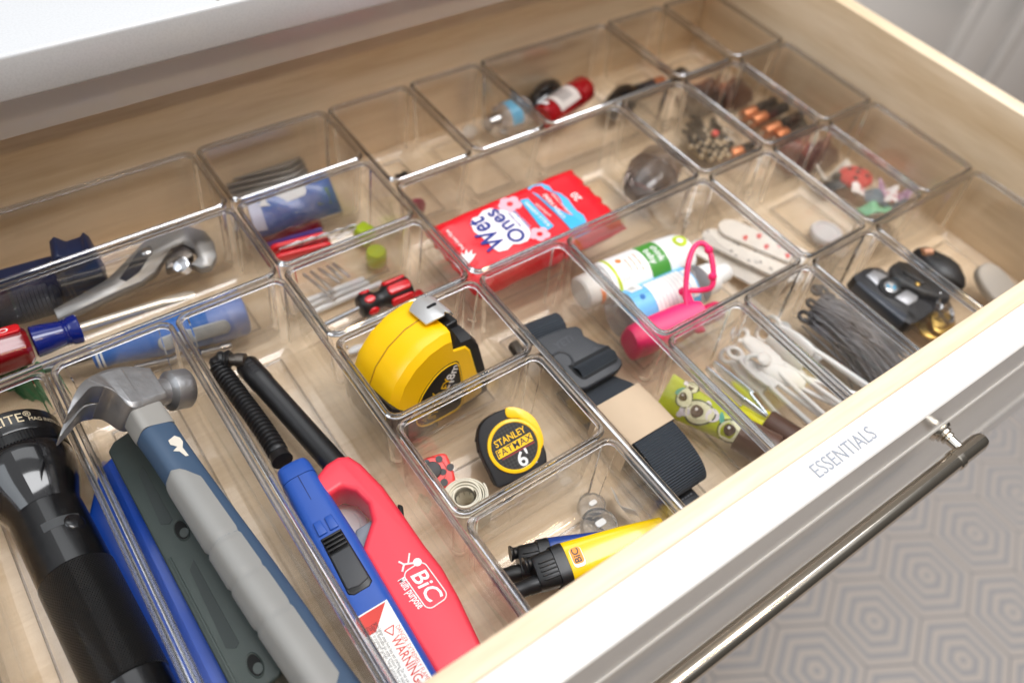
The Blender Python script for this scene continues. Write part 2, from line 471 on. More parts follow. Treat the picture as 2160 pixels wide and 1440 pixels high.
# cabinet body that the drawer slides out of
cab = thing('kitchen_cabinet', 'white painted cabinet under the countertop with the drawer pulled out', 'cabinet', T(0, 2.62, FLOOR_Z))
def cabpart(name, x0, x1, y0, y1, z0, z1, m=WHITE_PAINT, bevel=0.012, parent=cab):
    b = MB(); b.box((x0 + x1) / 2, (y0 + y1) / 2 - 2.62, (z0 + z1) / 2 - FLOOR_Z, x1 - x0, y1 - y0, z1 - z0)
    return obj(name, b, m, parent, bevel=bevel)
cabpart('top_rail', -9, 6.46, 2.62, 2.88, 0.775, 1.285)
cabpart('stile', 6.465, 7.0, 2.62, 2.88, -8.4, 1.285)
cabpart('side_panel', -6.4, -6.2, 2.885, 9.5, -8.4, 1.285)
cabpart('side_panel', 6.2, 6.4, 2.885, 9.5, -8.4, 1.285)
cabpart('back_panel', -6.195, 6.195, 9.3, 9.5, -8.4, 1.285)
cabpart('lower_front', -6.2, 6.46, 2.62, 2.88, -8.4, -1.2)
cabpart('toe_kick', -9, 24, 3.3, 3.5, FLOOR_Z, -8.42, mat('toe_kick_paint', (120, 116, 112), rough=0.6))
nb = thing('cabinet_door', 'flat white cabinet door standing in shade beyond the drawer', 'door', T(7.05, 2.62, -8.4))
def doorpart(name, x0, x1, y0, y1, z0, z1):
    b = MB(); b.box((x0 + x1) / 2 - 7.05, (y0 + y1) / 2 - 2.62, (z0 + z1) / 2 + 8.4, x1 - x0, y1 - y0, z1 - z0)
    return obj(name, b, WHITE_PAINT, nb, bevel=0.025)
doorpart('panel', 7.05, 13.2, 2.58, 2.85, -8.3, 1.25)
doorpart('stile', 13.26, 13.75, 2.55, 2.85, -8.3, 1.25)
doorpart('panel', 13.76, 15.75, 2.60, 2.85, -8.3, 1.25)
doorpart('stile', 15.8, 16.4, 2.55, 2.85, -8.3, 1.25)
doorpart('panel', 16.42, 22, 2.60, 2.85, -8.3, 1.25)

# ------------------------------------------------------------------ drawer
XL, XR = -5.4, 5.76
YB = 2.9
drawer = thing('drawer', 'open birch drawer with white shaker front and nickel bar handle', 'drawer', T(0, YF, BASE))
dM = T(0, -YF, -BASE)
def dpart(name, x0, x1, y0, y1, z0, z1, m, bevel=0.014):
    b = MB(); b.box((x0 + x1) / 2, (y0 + y1) / 2, (z0 + z1) / 2, x1 - x0, y1 - y0, z1 - z0, dM)
    return obj(name, b, m, drawer, bevel=bevel)
dpart('box_front', XL, XR, -3.066, -2.905, BASE - 0.1, TOP, WOOD_X)
dpart('box_back', XL, XR, YB, YB + 0.18, BASE - 0.1, TOP, WOOD_X)
dpart('box_side', XL - 0.19, XL - 0.002, -3.066, YB + 0.18, BASE - 0.1, TOP, WOOD_Y)
dpart('box_side', XR + 0.002, XR + 0.21, -3.066, YB + 0.18, BASE - 0.1, TOP, WOOD_Y)
dpart('box_bottom', XL + 0.002, XR - 0.002, -2.903, YB - 0.002, BASE - 0.08, BASE, WOOD_X, bevel=0)
# painted front with a stepped shaker profile (y, z), swept along x
fp = [(-3.070, TOP + 0.004), (YF + 0.012, TOP + 0.004), (YF, TOP - 0.008), (YF, 0.065), (YF - 0.012, 0.058), (YF - 0.020, 0.040), (YF - 0.014, 0.020), (YF + 0.004, 0.008), (YF + 0.04, -0.02),
      (YF + 0.115, -0.05), (YF + 0.125, -0.10), (YF + 0.115, -0.12), (YF + 0.055, -0.74), (YF + 0.040, -0.77), (YF + 0.040, -1.9),
      (YF + 0.03, -1.97), (YF, -2.0), (YF, -2.75), (-3.070, -2.75)]
fb = MB(); fb.loft([[(x, y, z) for y, z in fp] for x in (XL - 0.5, XR + 0.62)], dM)
front = obj('front_panel', fb, WHITE_PAINT, drawer, angle=30)
INK = mat('grey_lettering', (150, 156, 168), rough=0.5, var=0.03)
a = P(1717, 998, TOP); bq = P(1841, 912, TOP)
tx = text('ESSENTIALS', 0.155, INK, front, dM @ T((a.x + bq.x) / 2, (a.y + bq.y) / 2, TOP + 0.008), sx=1.0, bold=0.0)
w = max(v.co.x for v in tx.data.vertices) - min(v.co.x for v in tx.data.vertices)
for v in tx.data.vertices: v.co.x *= (bq.x - a.x) * U / w
# bar handle
NICKEL = mat('polished_nickel', (214, 206, 194), rough=0.17, metal=1.0, var=0.02, rvar=0.03)
BY, BZ = -3.60, -0.10
def handle():
    b = MB(); b.lathe([(-3.35, 0.0), (-3.345, 0.06), (-3.31, 0.077), (2.60, 0.077), (2.655, 0.066), (2.67, 0.045), (2.672, 0.0)], 24, dM @ T(0, BY, BZ))
    h = obj('handle', b, NICKEL, drawer)
    for x in (-2.45, 2.42):
        p = MB()
        M = dM @ T(x, BY, BZ) @ RZ(90)
        p.lathe([(0.0, 0.044), (0.10, 0.044), (0.15, 0.046), (0.16, 0.062), (0.18, 0.062), (0.185, 0.052), (0.20, 0.075), (0.22, 0.075), (0.225, 0.095), (0.24, 0.105), (0.263, 0.108)], 20, M)
        obj('post', p, NICKEL, h)
        c = MB(); c.lathe([(-0.16, 0.078), (-0.15, 0.086), (-0.10, 0.086), (-0.09, 0.078)], 24, dM @ T(x + (0.0 if x > 0 else 0.24), BY, BZ))
        obj('collar', c, NICKEL, h)
handle()

# ------------------------------------------------------------------ clear bins
FLO = -0.825     # height of the floor inside the bins
def ring(x0, x1, y0, y1, ins, r, z, n=5):
    w = x1 - x0 - 2 * ins; h = y1 - y0 - 2 * ins
    return [((x0 + x1) / 2 + px, (y0 + y1) / 2 + py, z) for px, py in rrect(w, h, max(0.01, r - ins * 0.6), n)]
def make_bin(x0, x1, y0, y1, label, dz=0.0):
    g = 0.010
    cx, cy_ = (x0 + x1) / 2, (y0 + y1) / 2
    root = thing('storage_bin', label, 'storage bin', T(cx, cy_, BASE), 'clear plastic bins fitted side by side in the drawer')
    M = T(-cx, -cy_, -BASE)
    rr = lambda ins, z, r=0.10: ring(x0 + g, x1 - g, y0 + g, y1 - g, ins, r, z + dz)
    outer = [rr(0.20, -0.872), rr(0.11, -0.872), rr(0.075, -0.862), rr(0.058, -0.84), rr(0.050, -0.78), rr(0.012, -0.035)]
    inner = [rr(0.040, -0.035), rr(0.078, -0.72), rr(0.090, -0.77), rr(0.115, -0.80), rr(0.165, -0.812), rr(0.185, -0.825), rr(0.22, -0.828)]
    b = MB(); b.loft(outer + inner, M)
    bo_ = obj('body', b, CLEAR, root, angle=60)
    bo_.data.materials.append(CORNER)
    zlo, zhi = 0.10 * U, 0.845 * U
    hx_, hy_ = (x1 - x0) / 2 - g, (y1 - y0) / 2 - g
    for f in bo_.data.polygons:
        c_ = f.center
        if zlo < c_.z < zhi and abs(f.normal.z) < 0.4 and min(abs(f.normal.x), abs(f.normal.y)) > 0.12: f.material_index = 1
    rb_ = MB(); rb_.tube([tuple(M @ Vector(q)) for q in rr(0.205, -0.822)], 0.010, 6, closed=True); obj('base_ridge', rb_, RIM, root, angle=80)
    lip = []
    for ins, z in ((0.012, -0.036), (0.002, -0.026), (-0.002, -0.010), (0.004, 0.004), (0.016, 0.012), (0.028, 0.012), (0.040, 0.004), (0.045, -0.012), (0.040, -0.036)):
        lip.append(rr(ins, z))
    lb = MB(); lb.loft(lip, M, loop=True)
    obj('rim', lb, RIM, root, angle=60)
    return root
L = [-3.362, -2.392, -1.414, 0.0, 0.99, 1.93, 2.87, 3.845, 4.784, 5.70]
LM = -4.33
yd, yg, yb, ya, yp, yq, ym, yn, ye, yf = 2.82, 1.425, 0.0, -1.425, 1.895, 0.925, -0.961, -1.922, 0.875, -2.89
B = {}
B['X1'] = make_bin(-5.35, L[2], yp, yd, 'long clear bin at the back left under the counter holding a navy clamp')
B['X2'] = make_bin(-5.35, L[2], ye, yp, 'long clear bin with the red handled screwdriver and adjustable wrench')
B['A0'] = make_bin(-5.35, LM, yf, ye, 'clear bin at the bottom left corner, left of the black flashlight')
B['A'] = make_bin(LM, L[0], yf, ye, 'long clear bin holding the black flashlight')
B['B'] = make_bin(L[0], L[1], yf, ye, 'long clear bin holding the claw hammer')
B['C'] = make_bin(L[1], L[2], yf, ye, 'long clear bin holding the blue and red utility lighters')
B['P1'] = make_bin(L[2], L[3], yp, yd, 'clear bin against the drawer back with a stack of grey blades')
B['P2'] = make_bin(L[2], L[3], yq, yp, 'clear bin holding blue and dark red packets')
B['P3'] = make_bin(L[2], L[3], yb, yq, 'clear bin holding white sticks and a small red screwdriver')
B['D1'] = make_bin(L[2], L[3], ym, yb, 'square clear bin holding the big yellow tape measure')
B['D2'] = make_bin(L[2], L[3], yn, ym, 'square clear bin holding the small black and yellow tape measure')
B['D3'] = make_bin(L[2], L[3], yf, yn, 'square clear bin at the front holding two small lighters')
B['E'] = make_bin(L[3], L[4], yf, yb, 'long clear bin holding the dark strap with buckle')
B['R1'] = make_bin(L[3], L[4], yg, yd, 'nearly empty clear bin at the back with a small black clip')
B['R2'] = make_bin(L[4], L[5], yg, yd, 'clear bin at the back holding a see-through bottle with blue label')
B['R3'] = make_bin(L[5], L[7], yg, yd, 'wide clear bin at the back holding the dark red bottle')
B['R4'] = make_bin(L[7], L[8], yg, yd, 'clear bin at the back holding only a black ball')
B['R5'] = make_bin(L[8], L[9], yg, yd, 'empty clear bin in the far back corner of the drawer')
B['W'] = make_bin(L[3], L[6], yb, yg, 'widest clear bin holding the red packet of wipes')
B['S2'] = make_bin(L[6], L[7], yb, yg, 'clear bin holding beaded black pins')
B['S3'] = make_bin(L[7], L[8], yb, yg, 'clear bin holding the copper topped batteries')
B['S4'] = make_bin(L[8], L[9], yb, yg, 'empty clear bin against the right drawer side beside the batteries')
B['F'] = make_bin(L[4], L[6], ya, yb, 'wide clear bin holding the white and blue bottles')
B['T2'] = make_bin(L[6], L[7], ya, yb, 'clear bin holding only a round white lid')
B['T3'] = make_bin(L[7], L[8], ya, yb, 'clear bin holding ribbon hair clips')
B['T4'] = make_bin(L[8], L[9], ya, yb, 'empty clear bin against the right drawer side beside the hair clips')
B['K1'] = make_bin(L[4], L[5], yf, ya, 'clear bin at the front holding white flossers and tweezers')
B['K2'] = make_bin(L[5], L[6], yf, ya, 'clear bin at the front holding a bunch of dark hair ties')
B['K3'] = make_bin(L[6], L[7], yf, ya, 'clear bin at the front holding the car key')
B['K4'] = make_bin(L[7], L[9], yf, ya, 'clear bin in the front right corner with black pouch and grey tag')
# ------------------------------------------------------------------ materials of the contents
BLACK_AL = mat('black_anodised', (15, 15, 17), rough=0.24, metal=0.0, spec=0.5, coat=0.2, var=0.1, rvar=0.06)
BLACK_PL = mat('black_plastic', (24, 24, 26), rough=0.38, var=0.08, rvar=0.05)
BLACK_GL = mat('black_gloss', (14, 14, 17), rough=0.10, coat=0.6, var=0.05)
BLACK_RB = mat('black_rubber', (30, 30, 33), rough=0.62, var=0.12, bump=0.15, bscale=900)
STEEL = mat('forged_steel', (168, 168, 170), rough=0.46, metal=0.85, var=0.14, vscale=120, bump=0.3, bscale=260, rvar=0.10)
STEEL_DK = mat('dark_forged_steel', (120, 114, 108), rough=0.42, metal=1.0, var=0.25, vscale=90, bump=0.3, bscale=300, rvar=0.1)
CHROME = mat('chrome', (205, 206, 210), rough=0.14, metal=1.0, var=0.04, rvar=0.05)
WHITE_PL = mat('white_plastic', (236, 235, 233), rough=0.35, var=0.02, sss=0.15)
WHITE_INK = mat('white_print', (235, 235, 235), rough=0.5, var=0.02)
RED_PL = mat('red_plastic', (205, 18, 30), rough=0.25, coat=0.3, var=0.05)
YELLOW_PL = mat('yellow_plastic', (250, 196, 6), rough=0.30, coat=0.2, var=0.04, bump=0.03, bscale=700)

# ------------------------------------------------------------------ flashlight
def knurl():
    m = mat('knurled_black', (19, 19, 21), rough=0.30, spec=0.6, coat=0.1, var=0.15)
    nt = m.node_tree; b = bsdf(m); Lk = nt.links
    uv = nt.nodes.new('ShaderNodeUVMap'); sp = nt.nodes.new('ShaderNodeSeparateXYZ'); Lk.new(uv.outputs[0], sp.inputs[0])
    def wave(sgn):
        n = nt.nodes.new('ShaderNodeMath'); n.operation = 'MULTIPLY'; n.inputs[1].default_value = 2 * math.pi * 36
        Lk.new(sp.outputs[0], n.inputs[0])
        k = nt.nodes.new('ShaderNodeMath'); k.operation = 'MULTIPLY_ADD'; k.inputs[1].default_value = sgn * 118.0
        Lk.new(sp.outputs[1], k.inputs[0]); Lk.new(n.outputs[0], k.inputs[2])
        s = nt.nodes.new('ShaderNodeMath'); s.operation = 'SINE'; Lk.new(k.outputs[0], s.inputs[0])
        a = nt.nodes.new('ShaderNodeMath'); a.operation = 'ABSOLUTE'; Lk.new(s.outputs[0], a.inputs[0])
        return a.outputs[0]
    mn = nt.nodes.new('ShaderNodeMath'); mn.operation = 'MINIMUM'; Lk.new(wave(1), mn.inputs[0]); Lk.new(wave(-1), mn.inputs[1])
    bp = nt.nodes.new('ShaderNodeBump'); bp.inputs['Strength'].default_value = 1.0; bp.inputs['Distance'].default_value = 0.0012
    Lk.new(mn.outputs[0], bp.inputs['Height']); Lk.new(bp.outputs['Normal'], b.inputs['Normal'])
    return m
KNURL = knurl()
fo = Vector((-3.815, 0.72, -0.465)); fdir = (Vector((-3.66, -2.85, -0.545)) - fo)
fM = frame(fo, fdir, (0, 0, 1))
fl = thing('flashlight', 'large black metal flashlight with a knurled grip lying in its own bin', 'flashlight', fM)
b = MB(); b.lathe([(0.0, 0.30), (0.004, 0.345), (0.02, 0.358), (0.20, 0.358), (0.212, 0.35)], 48); obj('bezel', b, BLACK_AL, fl)
b = MB()
for k in range(96):
    a = 360 * k / 96
    b.box(0.262, 0, 0.349, 0.085, 0.012, 0.016, RX(a))
b.lathe([(0.213, 0.346), (0.31, 0.346)], 48)
o = obj('grip_ring', b, BLACK_AL, fl, smooth=False); o['kind'] = 'stuff'
b = MB(); b.lathe([(0.31, 0.348), (0.33, 0.356), (0.40, 0.352), (0.50, 0.335), (0.60, 0.305), (0.68, 0.272), (0.74, 0.252), (0.775, 0.244), (0.78, 0.235)], 48); obj('head', b, BLACK_GL, fl)
b = MB(); b.lathe([(0.78, 0.246), (0.785, 0.252), (1.345, 0.252), (1.35, 0.246)], 48); obj('barrel', b, BLACK_AL, fl)
b = MB(); b.lathe([(2.27, 0.246), (2.275, 0.250), (3.10, 0.250), (3.105, 0.240)], 48); obj('tail_tube', b, BLACK_AL, fl)
b = MB(); b.lathe([(1.35, 0.250), (1.355, 0.257), (2.265, 0.257), (2.27, 0.250)], 64); obj('grip', b, KNURL, fl)
b = MB(); b.lathe([(3.105, 0.255), (3.12, 0.262), (3.48, 0.262), (3.50, 0.24), (3.50, 0.0)], 48); obj('tail_cap', b, BLACK_AL, fl)
b = MB(); b.ball((0, 0, 0), 0.075, 16, 8, T(1.06, 0, 0) @ RX(-38) @ T(0, 0, 0.245) @ Matrix.Diagonal((1, 1, 0.35, 1))); obj('button', b, mat('button_rubber', (20, 20, 22), rough=0.2, coat=0.3), fl)
DARK_BAND = mat('dark_grey_band', (58, 60, 62), rough=0.5)
b = MB(); 
b.grid(lambda u, v: (0.985 + 0.075 * u, 0.2532 * math.sin(R(-10 + 60 * v)), 0.2532 * math.cos(R(-10 + 60 * v))), 2, 12); obj('band', b, DARK_BAND, fl)
GOLD_INK = mat('gold_print', (206, 190, 160), rough=0.5, var=0.03)
ysign = 1
def rw(r, x0, a0): return lambda x, y, z: (x0 - y, ysign * r * math.sin(a0 + x / r), r * math.cos(a0 + x / r))
text('MAG-LITE', 0.125, GOLD_INK, fl, None, wrap=rw(0.3592, 0.105, -0.20), sx=0.9)
text('\u00ae', 0.075, GOLD_INK, fl, None, wrap=rw(0.3592, 0.075, 0.58))
text('MAG INSTRUMENT', 0.052, GOLD_INK, fl, None, wrap=rw(0.3592, 0.125, 1.12), sx=0.9)

# ------------------------------------------------------------------ claw hammer
tipw = Vector((-3.435, 0.10, 0.28)); facew = Vector((-2.555, 0.20, -0.20))
hx = (facew - tipw).normalized()
hd = Vector((0.095, -1.0, -0.085)).normalized()          # along the handle, away from the head
hy = (-hd - hx * (-hd).dot(hx)).normalized()
eye = tipw + hx * 0.56 + hy * 0.08
hM = Matrix((hx, hy, hx.cross(hy))).transposed().to_4x4(); hM.translation = eye
ham = thing('claw_hammer', 'steel claw hammer with a worn blue and grey grip lying on top of its bin', 'hammer', hM)
# claw: curved wedge with a V slot, thick at the cheek
outl = bez([(0.20, 0.185, 0), (0.05, 0.225, 0), (-0.12, 0.215, 0), (-0.26, 0.155, 0), (-0.38, 0.06, 0), (-0.47, -0.04, 0), (-0.555, -0.155, 0)], 9)
innl = bez([(0.20, -0.14, 0), (0.05, -0.17, 0), (-0.10, -0.18, 0), (-0.17, -0.02, 0), (-0.30, 0.025, 0), (-0.43, -0.065, 0), (-0.55, -0.165, 0)], 9)
b = MB(); rings = []
for i, (p, q) in enumerate(zip(outl, innl)):
    t = i / (len(outl) - 1)
    hw = 0.15 if t < 0.42 else 0.15 + 0.045 * math.sin(min(1, (t - 0.42) / 0.4) * math.pi / 2) - 0.03 * max(0, t - 0.85) / 0.15
    ch = 0.03 * (1 - t)
    rings.append([(p.x, p.y, -hw + ch), (p.x, p.y, hw - ch), (p.x * 0.9 + q.x * 0.1, p.y * 0.9 + q.y * 0.1, hw), (q.x * 0.9 + p.x * 0.1, q.y * 0.9 + p.y * 0.1, hw), (q.x, q.y, hw - ch), (q.x, q.y, -hw + ch), (q.x * 0.9 + p.x * 0.1, q.y * 0.9 + p.y * 0.1, -hw), (p.x * 0.9 + q.x * 0.1, p.y * 0.9 + q.y * 0.1, -hw)])
k0 = 31
b.loft(rings[:k0 + 1])
# two prongs beyond the crotch
for s in (-1, 1):
    pr = []
    for i in range(k0, len(rings)):
        t = (i - k0) / (len(rings) - 1 - k0)
        gap = 0.004 + 0.055 * t
        p = outl[i]; q = innl[i]; hw = max(abs(v[2]) for v in rings[i])
        pr.append([(p.x, p.y, s * gap), (p.x, p.y, s * hw), (q.x, q.y, s * hw), (q.x, q.y, s * gap)])
    b.loft(pr)
obj('head', b, STEEL, ham, bevel=0.007, seg=2, angle=30, sharp=24)
b = MB(); b.lathe([(0.18, 0.13), (0.23, 0.106), (0.30, 0.106), (0.318, 0.135), (0.335, 0.156), (0.345, 0.158), (0.475, 0.158), (0.488, 0.148), (0.49, 0.0)], 36, T(0, 0.02, 0)); obj('poll', b, STEEL, ham)
hdl = ham.matrix_basis.to_3x3().inverted() @ hd
CB = mat('hammer_blue_rubber', (58, 80, 106), rough=0.52, var=0.07, bump=0.06, bscale=600)
CG = mat('hammer_grey_rubber', (140, 140, 138), rough=0.55, var=0.06, vscale=35, bump=0.08, bscale=500)
hvM = frame((0.03, -0.10, 0), hdl, Vector((0, 0, 1)))
def hsec(x, w, h, e=2.6, dy=0.0, a0=0, a1=360, n=32, off=0.0):
    pts = []
    for k in range(n + (0 if a1 - a0 == 360 else 1)):
        a = R(a0 + (a1 - a0) * k / n); c, s = math.cos(a), math.sin(a)
        pts.append((x, dy + (abs(c) ** (2 / e)) * math.copysign(1, c) * (w + off), (abs(s) ** (2 / e)) * math.copysign(1, s) * (h + off)))
    return pts
GREYCOL = mat('hammer_collar', (150, 148, 144), rough=0.45, var=0.05)
b = MB(); b.loft([hsec(x, w, h, 5) for x, w, h in ((0.0, 0.125, 0.12), (0.06, 0.130, 0.12), (0.22, 0.134, 0.112), (0.26, 0.134, 0.110))], hvM); obj('collar', b, GREYCOL, ham, angle=30)
hp = [(0.262, 0.134, 0.112), (0.28, 0.138, 0.115), (0.45, 0.132, 0.112), (0.75, 0.134, 0.112), (1.1, 0.142, 0.116), (1.6, 0.156, 0.122), (2.0, 0.160, 0.126), (2.4, 0.158, 0.124), (2.7, 0.17, 0.13), (2.8, 0.16, 0.12), (2.83, 0.13, 0.09)]
b = MB(); b.loft([hsec(x, w, h, 3.2) for x, w, h in hp], hvM); obj('handle', b, CB, ham)
# grey grip overlay on the upper side, tapered start, with three finger grooves
def hw_at(x):
    for (x0, w0, h0), (x1, w1, h1) in zip(hp, hp[1:]):
        if x0 <= x <= x1:
            t = (x - x0) / (x1 - x0); return w0 + (w1 - w0) * t, h0 + (h1 - h0) * t
    return hp[-1][1], hp[-1][2]
xs = [0.66 + (2.62 - 0.66) * i / 70 for i in range(71)]
rings = []
for x in xs:
    w, h = hw_at(x)
    t = min(1, (x - 0.66) / 0.16); e = math.sqrt(max(0.0, 1 - (1 - t) ** 2))
    t2 = min(1, (2.62 - x) / 0.12); e *= math.sqrt(max(0.0, 1 - (1 - t2) ** 2))
    gr = sum(0.016 * math.exp(-((x - g) / 0.015) ** 2) for g in (1.30, 1.62, 1.94))
    a0 = 148 - 60 * max(0.05, e); a1 = 148 + 60 * max(0.05, e)
    rings.append(hsec(x, w, h, 3.2, a0=a0, a1=a1, n=22, off=0.012 * min(1, e * 1.4) - gr * 0.9 + 0.001))
b = MB(); b.loft(rings, hvM, caps=False, closed=False); obj('grip', b, CG, ham, angle=60)
b = MB(); w, h = hw_at(0.5)
chip = [(0.40, 0.02), (0.43, -0.045), (0.47, -0.05), (0.50, -0.012), (0.53, -0.06), (0.545, -0.02), (0.60, 0.0), (0.60, 0.025), (0.52, 0.02), (0.47, 0.05), (0.43, 0.05)]
b.flat([(x, y) for x, y in chip], 0.116, hvM @ T(0, 0.015, 0)); obj('paint_chip', b, mat('pale_paint_chip', (214, 208, 196), rough=0.7, var=0.08, bump=0.3, bscale=300), ham)

# ------------------------------------------------------------------ dark green bar with oval holes, and blue case under it
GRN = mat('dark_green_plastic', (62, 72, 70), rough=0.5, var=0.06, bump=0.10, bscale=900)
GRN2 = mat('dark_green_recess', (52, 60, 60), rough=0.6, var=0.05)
g0 = P(262, 915, -0.42); g1 = P(545, 1440, -0.42)
gM = frame(g0, g1 - g0, (-0.30, 0, 1))
gb = thing('plastic_bar', 'dark green plastic bar with two oval holes lying under the hammer', 'plastic bar', gM)
gl = (g1 - g0).length + 0.05
b = MB(); b.prism([(0.0, -0.10), (0.05, -0.17), (gl - 0.03, -0.17), (gl, -0.13), (gl, 0.14), (gl - 0.03, 0.17), (0.12, 0.17), (0.0, 0.08)], -0.30, 0.0); obj('body', b, GRN, gb, bevel=0.018)
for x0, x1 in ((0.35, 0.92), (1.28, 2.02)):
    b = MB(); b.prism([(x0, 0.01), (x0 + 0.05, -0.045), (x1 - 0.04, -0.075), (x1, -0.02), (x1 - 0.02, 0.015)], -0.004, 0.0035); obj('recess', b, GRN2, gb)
for x in (1.02, 2.20):
    b = MB(); pts = ellipse(0.085, 0.048, 24)
    b.loft([[(x + px * 1.0, 0.035 + py, z) for px, py in [(a * s, c * s) for a, c in pts]] for s, z in ((1.14, 0.001), (1.06, 0.007), (0.96, 0.004), (0.92, -0.0))], caps=False)
    obj('hole_edge', b, GRN, gb)
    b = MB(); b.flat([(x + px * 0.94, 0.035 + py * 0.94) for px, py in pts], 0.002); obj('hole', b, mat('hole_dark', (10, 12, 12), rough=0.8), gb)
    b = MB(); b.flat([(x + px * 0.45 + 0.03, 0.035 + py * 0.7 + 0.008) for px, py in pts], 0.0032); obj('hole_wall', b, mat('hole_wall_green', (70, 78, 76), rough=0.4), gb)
b = MB(); b.box(1.75, -0.125, 0.004, 1.2, 0.018, 0.012); obj('rib', b, GRN, gb, bevel=0.004)
BLU = mat('bright_blue_plastic', (14, 72, 178), rough=0.32, var=0.05, coat=0.2)
c0 = P(222, 955, -0.62); c1 = P(482, 1440, -0.62)
cM = frame(c0, c1 - c0, (0, 0, 1))
bc = thing('blue_case', 'bright blue plastic case lying beneath the dark green bar', 'plastic case', cM)
cl = (c1 - c0).length
b = MB(); b.prism([(0.0, 0.06), (0.10, 0.17), (cl, 0.17), (cl, -0.32), (0.45, -0.32), (0.08, -0.1)], -0.20, -0.05); obj('body', b, BLU, bc, bevel=0.03, seg=3)
b = MB(); b.prism([(0.10, 0.195), (cl, 0.195), (cl, 0.125), (0.12, 0.125)], -0.14, -0.02); obj('lip', b, BLU, bc, bevel=0.015)

# ------------------------------------------------------------------ blue utility lighter
BIC_BLUE = mat('lighter_blue', (40, 82, 168), rough=0.36, var=0.04, bump=0.04, bscale=500)
u0 = P(612, 975, -0.40); u1 = P(872, 1440, -0.33)
uM = frame(u0, u1 - u0, (-0.10, 0.0, 1))
ul = thing('utility_lighter', 'blue utility lighter with a bendable black neck and a warning label', 'lighter', uM)
def sec(x, w, h, dz=0.0, e=3.5, n=28):
    return hsec(x, w, h, e, n=n) if dz == 0 else [(a, y, z + dz) for a, y, z in hsec(x, w, h, e, n=n)]
b = MB(); b.loft([sec(x, w, h, dz) for x, w, h, dz in ((0.0, 0.10, 0.10, -0.10), (0.015, 0.125, 0.12, -0.10), (0.05, 0.135, 0.13, -0.10), (0.16, 0.140, 0.135, -0.10))]); obj('collar', b, BIC_BLUE, ul)
b = MB(); b.loft([sec(x, w, h, dz) for x, w, h, dz in ((0.165, 0.137, 0.133, -0.10), (0.5, 0.150, 0.145, -0.105), (0.8, 0.165, 0.15, -0.11), (1.2, 0.165, 0.15, -0.115), (2.2, 0.170, 0.155, -0.12), (2.45, 0.16, 0.14, -0.12))]); obj('body', b, BIC_BLUE, ul)
b = MB(); b.box(0.37, 0.0, 0.036, 0.42, 0.006, 0.004); obj('seam', b, mat('seam_dark_blue', (20, 42, 100), rough=0.6), ul)
for y in (-0.045, 0.045):
    b = MB(); b.prism([(0.60, y - 0.03), (0.72, y - 0.035), (0.72, y + 0.035), (0.60, y + 0.03)], 0.02, 0.055); obj('thumb_stop', b, BIC_BLUE, ul, bevel=0.008)
b = MB(); b.prism([(0.735, -0.085), (1.22, -0.095), (1.25, -0.06), (1.25, 0.06), (1.22, 0.095), (0.735, 0.085)], -0.05, 0.040); obj('switch_bed', b, BLACK_PL, ul, bevel=0.012)
b = MB()
for k in range(4): b.box(0.765 + 0.035 * k, 0, 0.055, 0.018, 0.15, 0.03)
obj('switch_ridges', b, BLACK_PL, ul, bevel=0.004)
b = MB(); b.prism([(0.90, -0.078), (1.19, -0.084), (1.21, 0.0), (1.19, 0.084), (0.90, 0.078)], 0.03, 0.052); obj('switch_pad', b, mat('grey_switch_pad', (66, 68, 72), rough=0.6, bump=0.1, bscale=900), ul, bevel=0.01)
STICK = mat('white_sticker', (238, 237, 234), rough=0.4, var=0.015)
b = MB(); b.prism([(1.40, -0.12), (2.42, -0.125), (2.42, 0.12), (1.40, 0.115)], 0.0395, 0.042); obj('warning_label', b, STICK, ul, bevel=0)
wl = ul.children[-1]
REDP = mat('red_print', (206, 60, 50), rough=0.5, var=0.02); BLKP = mat('black_print', (40, 40, 46), rough=0.5, var=0.02)
b = MB(); b.flat([(1.41, -0.115), (1.56, -0.118), (1.56, -0.05), (1.41, 0.10)], 0.0426); obj('red_corner', b, REDP, wl)
def ut(body, size, m, x, y, par, sx=1.0, bold=0.0, z=0.0434, align='LEFT'):
    return text(body, size, m, par, T(x, y, z), sx=sx, bold=bold, align=align)
ut('DANGER: EXTREMELY FLAMMABLE CONTENTS UNDER PRESSURE', 0.046, REDP, 1.60, 0.088, wl, sx=0.72)
ut('WARNING', 0.094, REDP, 1.66, 0.035, wl, sx=0.75, bold=0.0010)
ut('KEEP AWAY FROM CHILDREN', 0.052, REDP, 2.00, 0.028, wl, sx=0.72)
b = MB()
for a_, c_ in (((1.585, 0.00), (1.645, 0.035)), ((1.645, 0.035), (1.585, 0.07)), ((1.585, 0.07), (1.585, 0.0))):
    b.tube([(a_[0], a_[1], 0.0428), (c_[0], c_[1], 0.0428)], 0.004, 6)
obj('warning_triangle', b, REDP, wl)
for k, ln in enumerate(('Ignite lighter away from face and clothing. Do not use near flame', 'Contains flammable gas under pressure. Never expose to heat above', '120F or to prolonged sunlight. Never puncture or put in fire. Be sure', 'flame is out after use. Do not keep lit for more than 30 seconds.')):
    ut(ln, 0.035, BLKP, 1.50, -0.025 - 0.024 * k, wl, sx=0.62)
# ridged bendable neck that rises out of the body, then hooks over at the far end
npx = [(596, 972, -0.50), (575, 935, -0.52), (545, 890, -0.54), (512, 845, -0.56), (483, 805, -0.57), (465, 780, -0.56), (462, 766, -0.54), (472, 759, -0.52), (487, 759, -0.51)]
path = bez([P(*q) for q in npx], 8)
uMi = uM.inverted()
path = [uMi @ p for p in path]
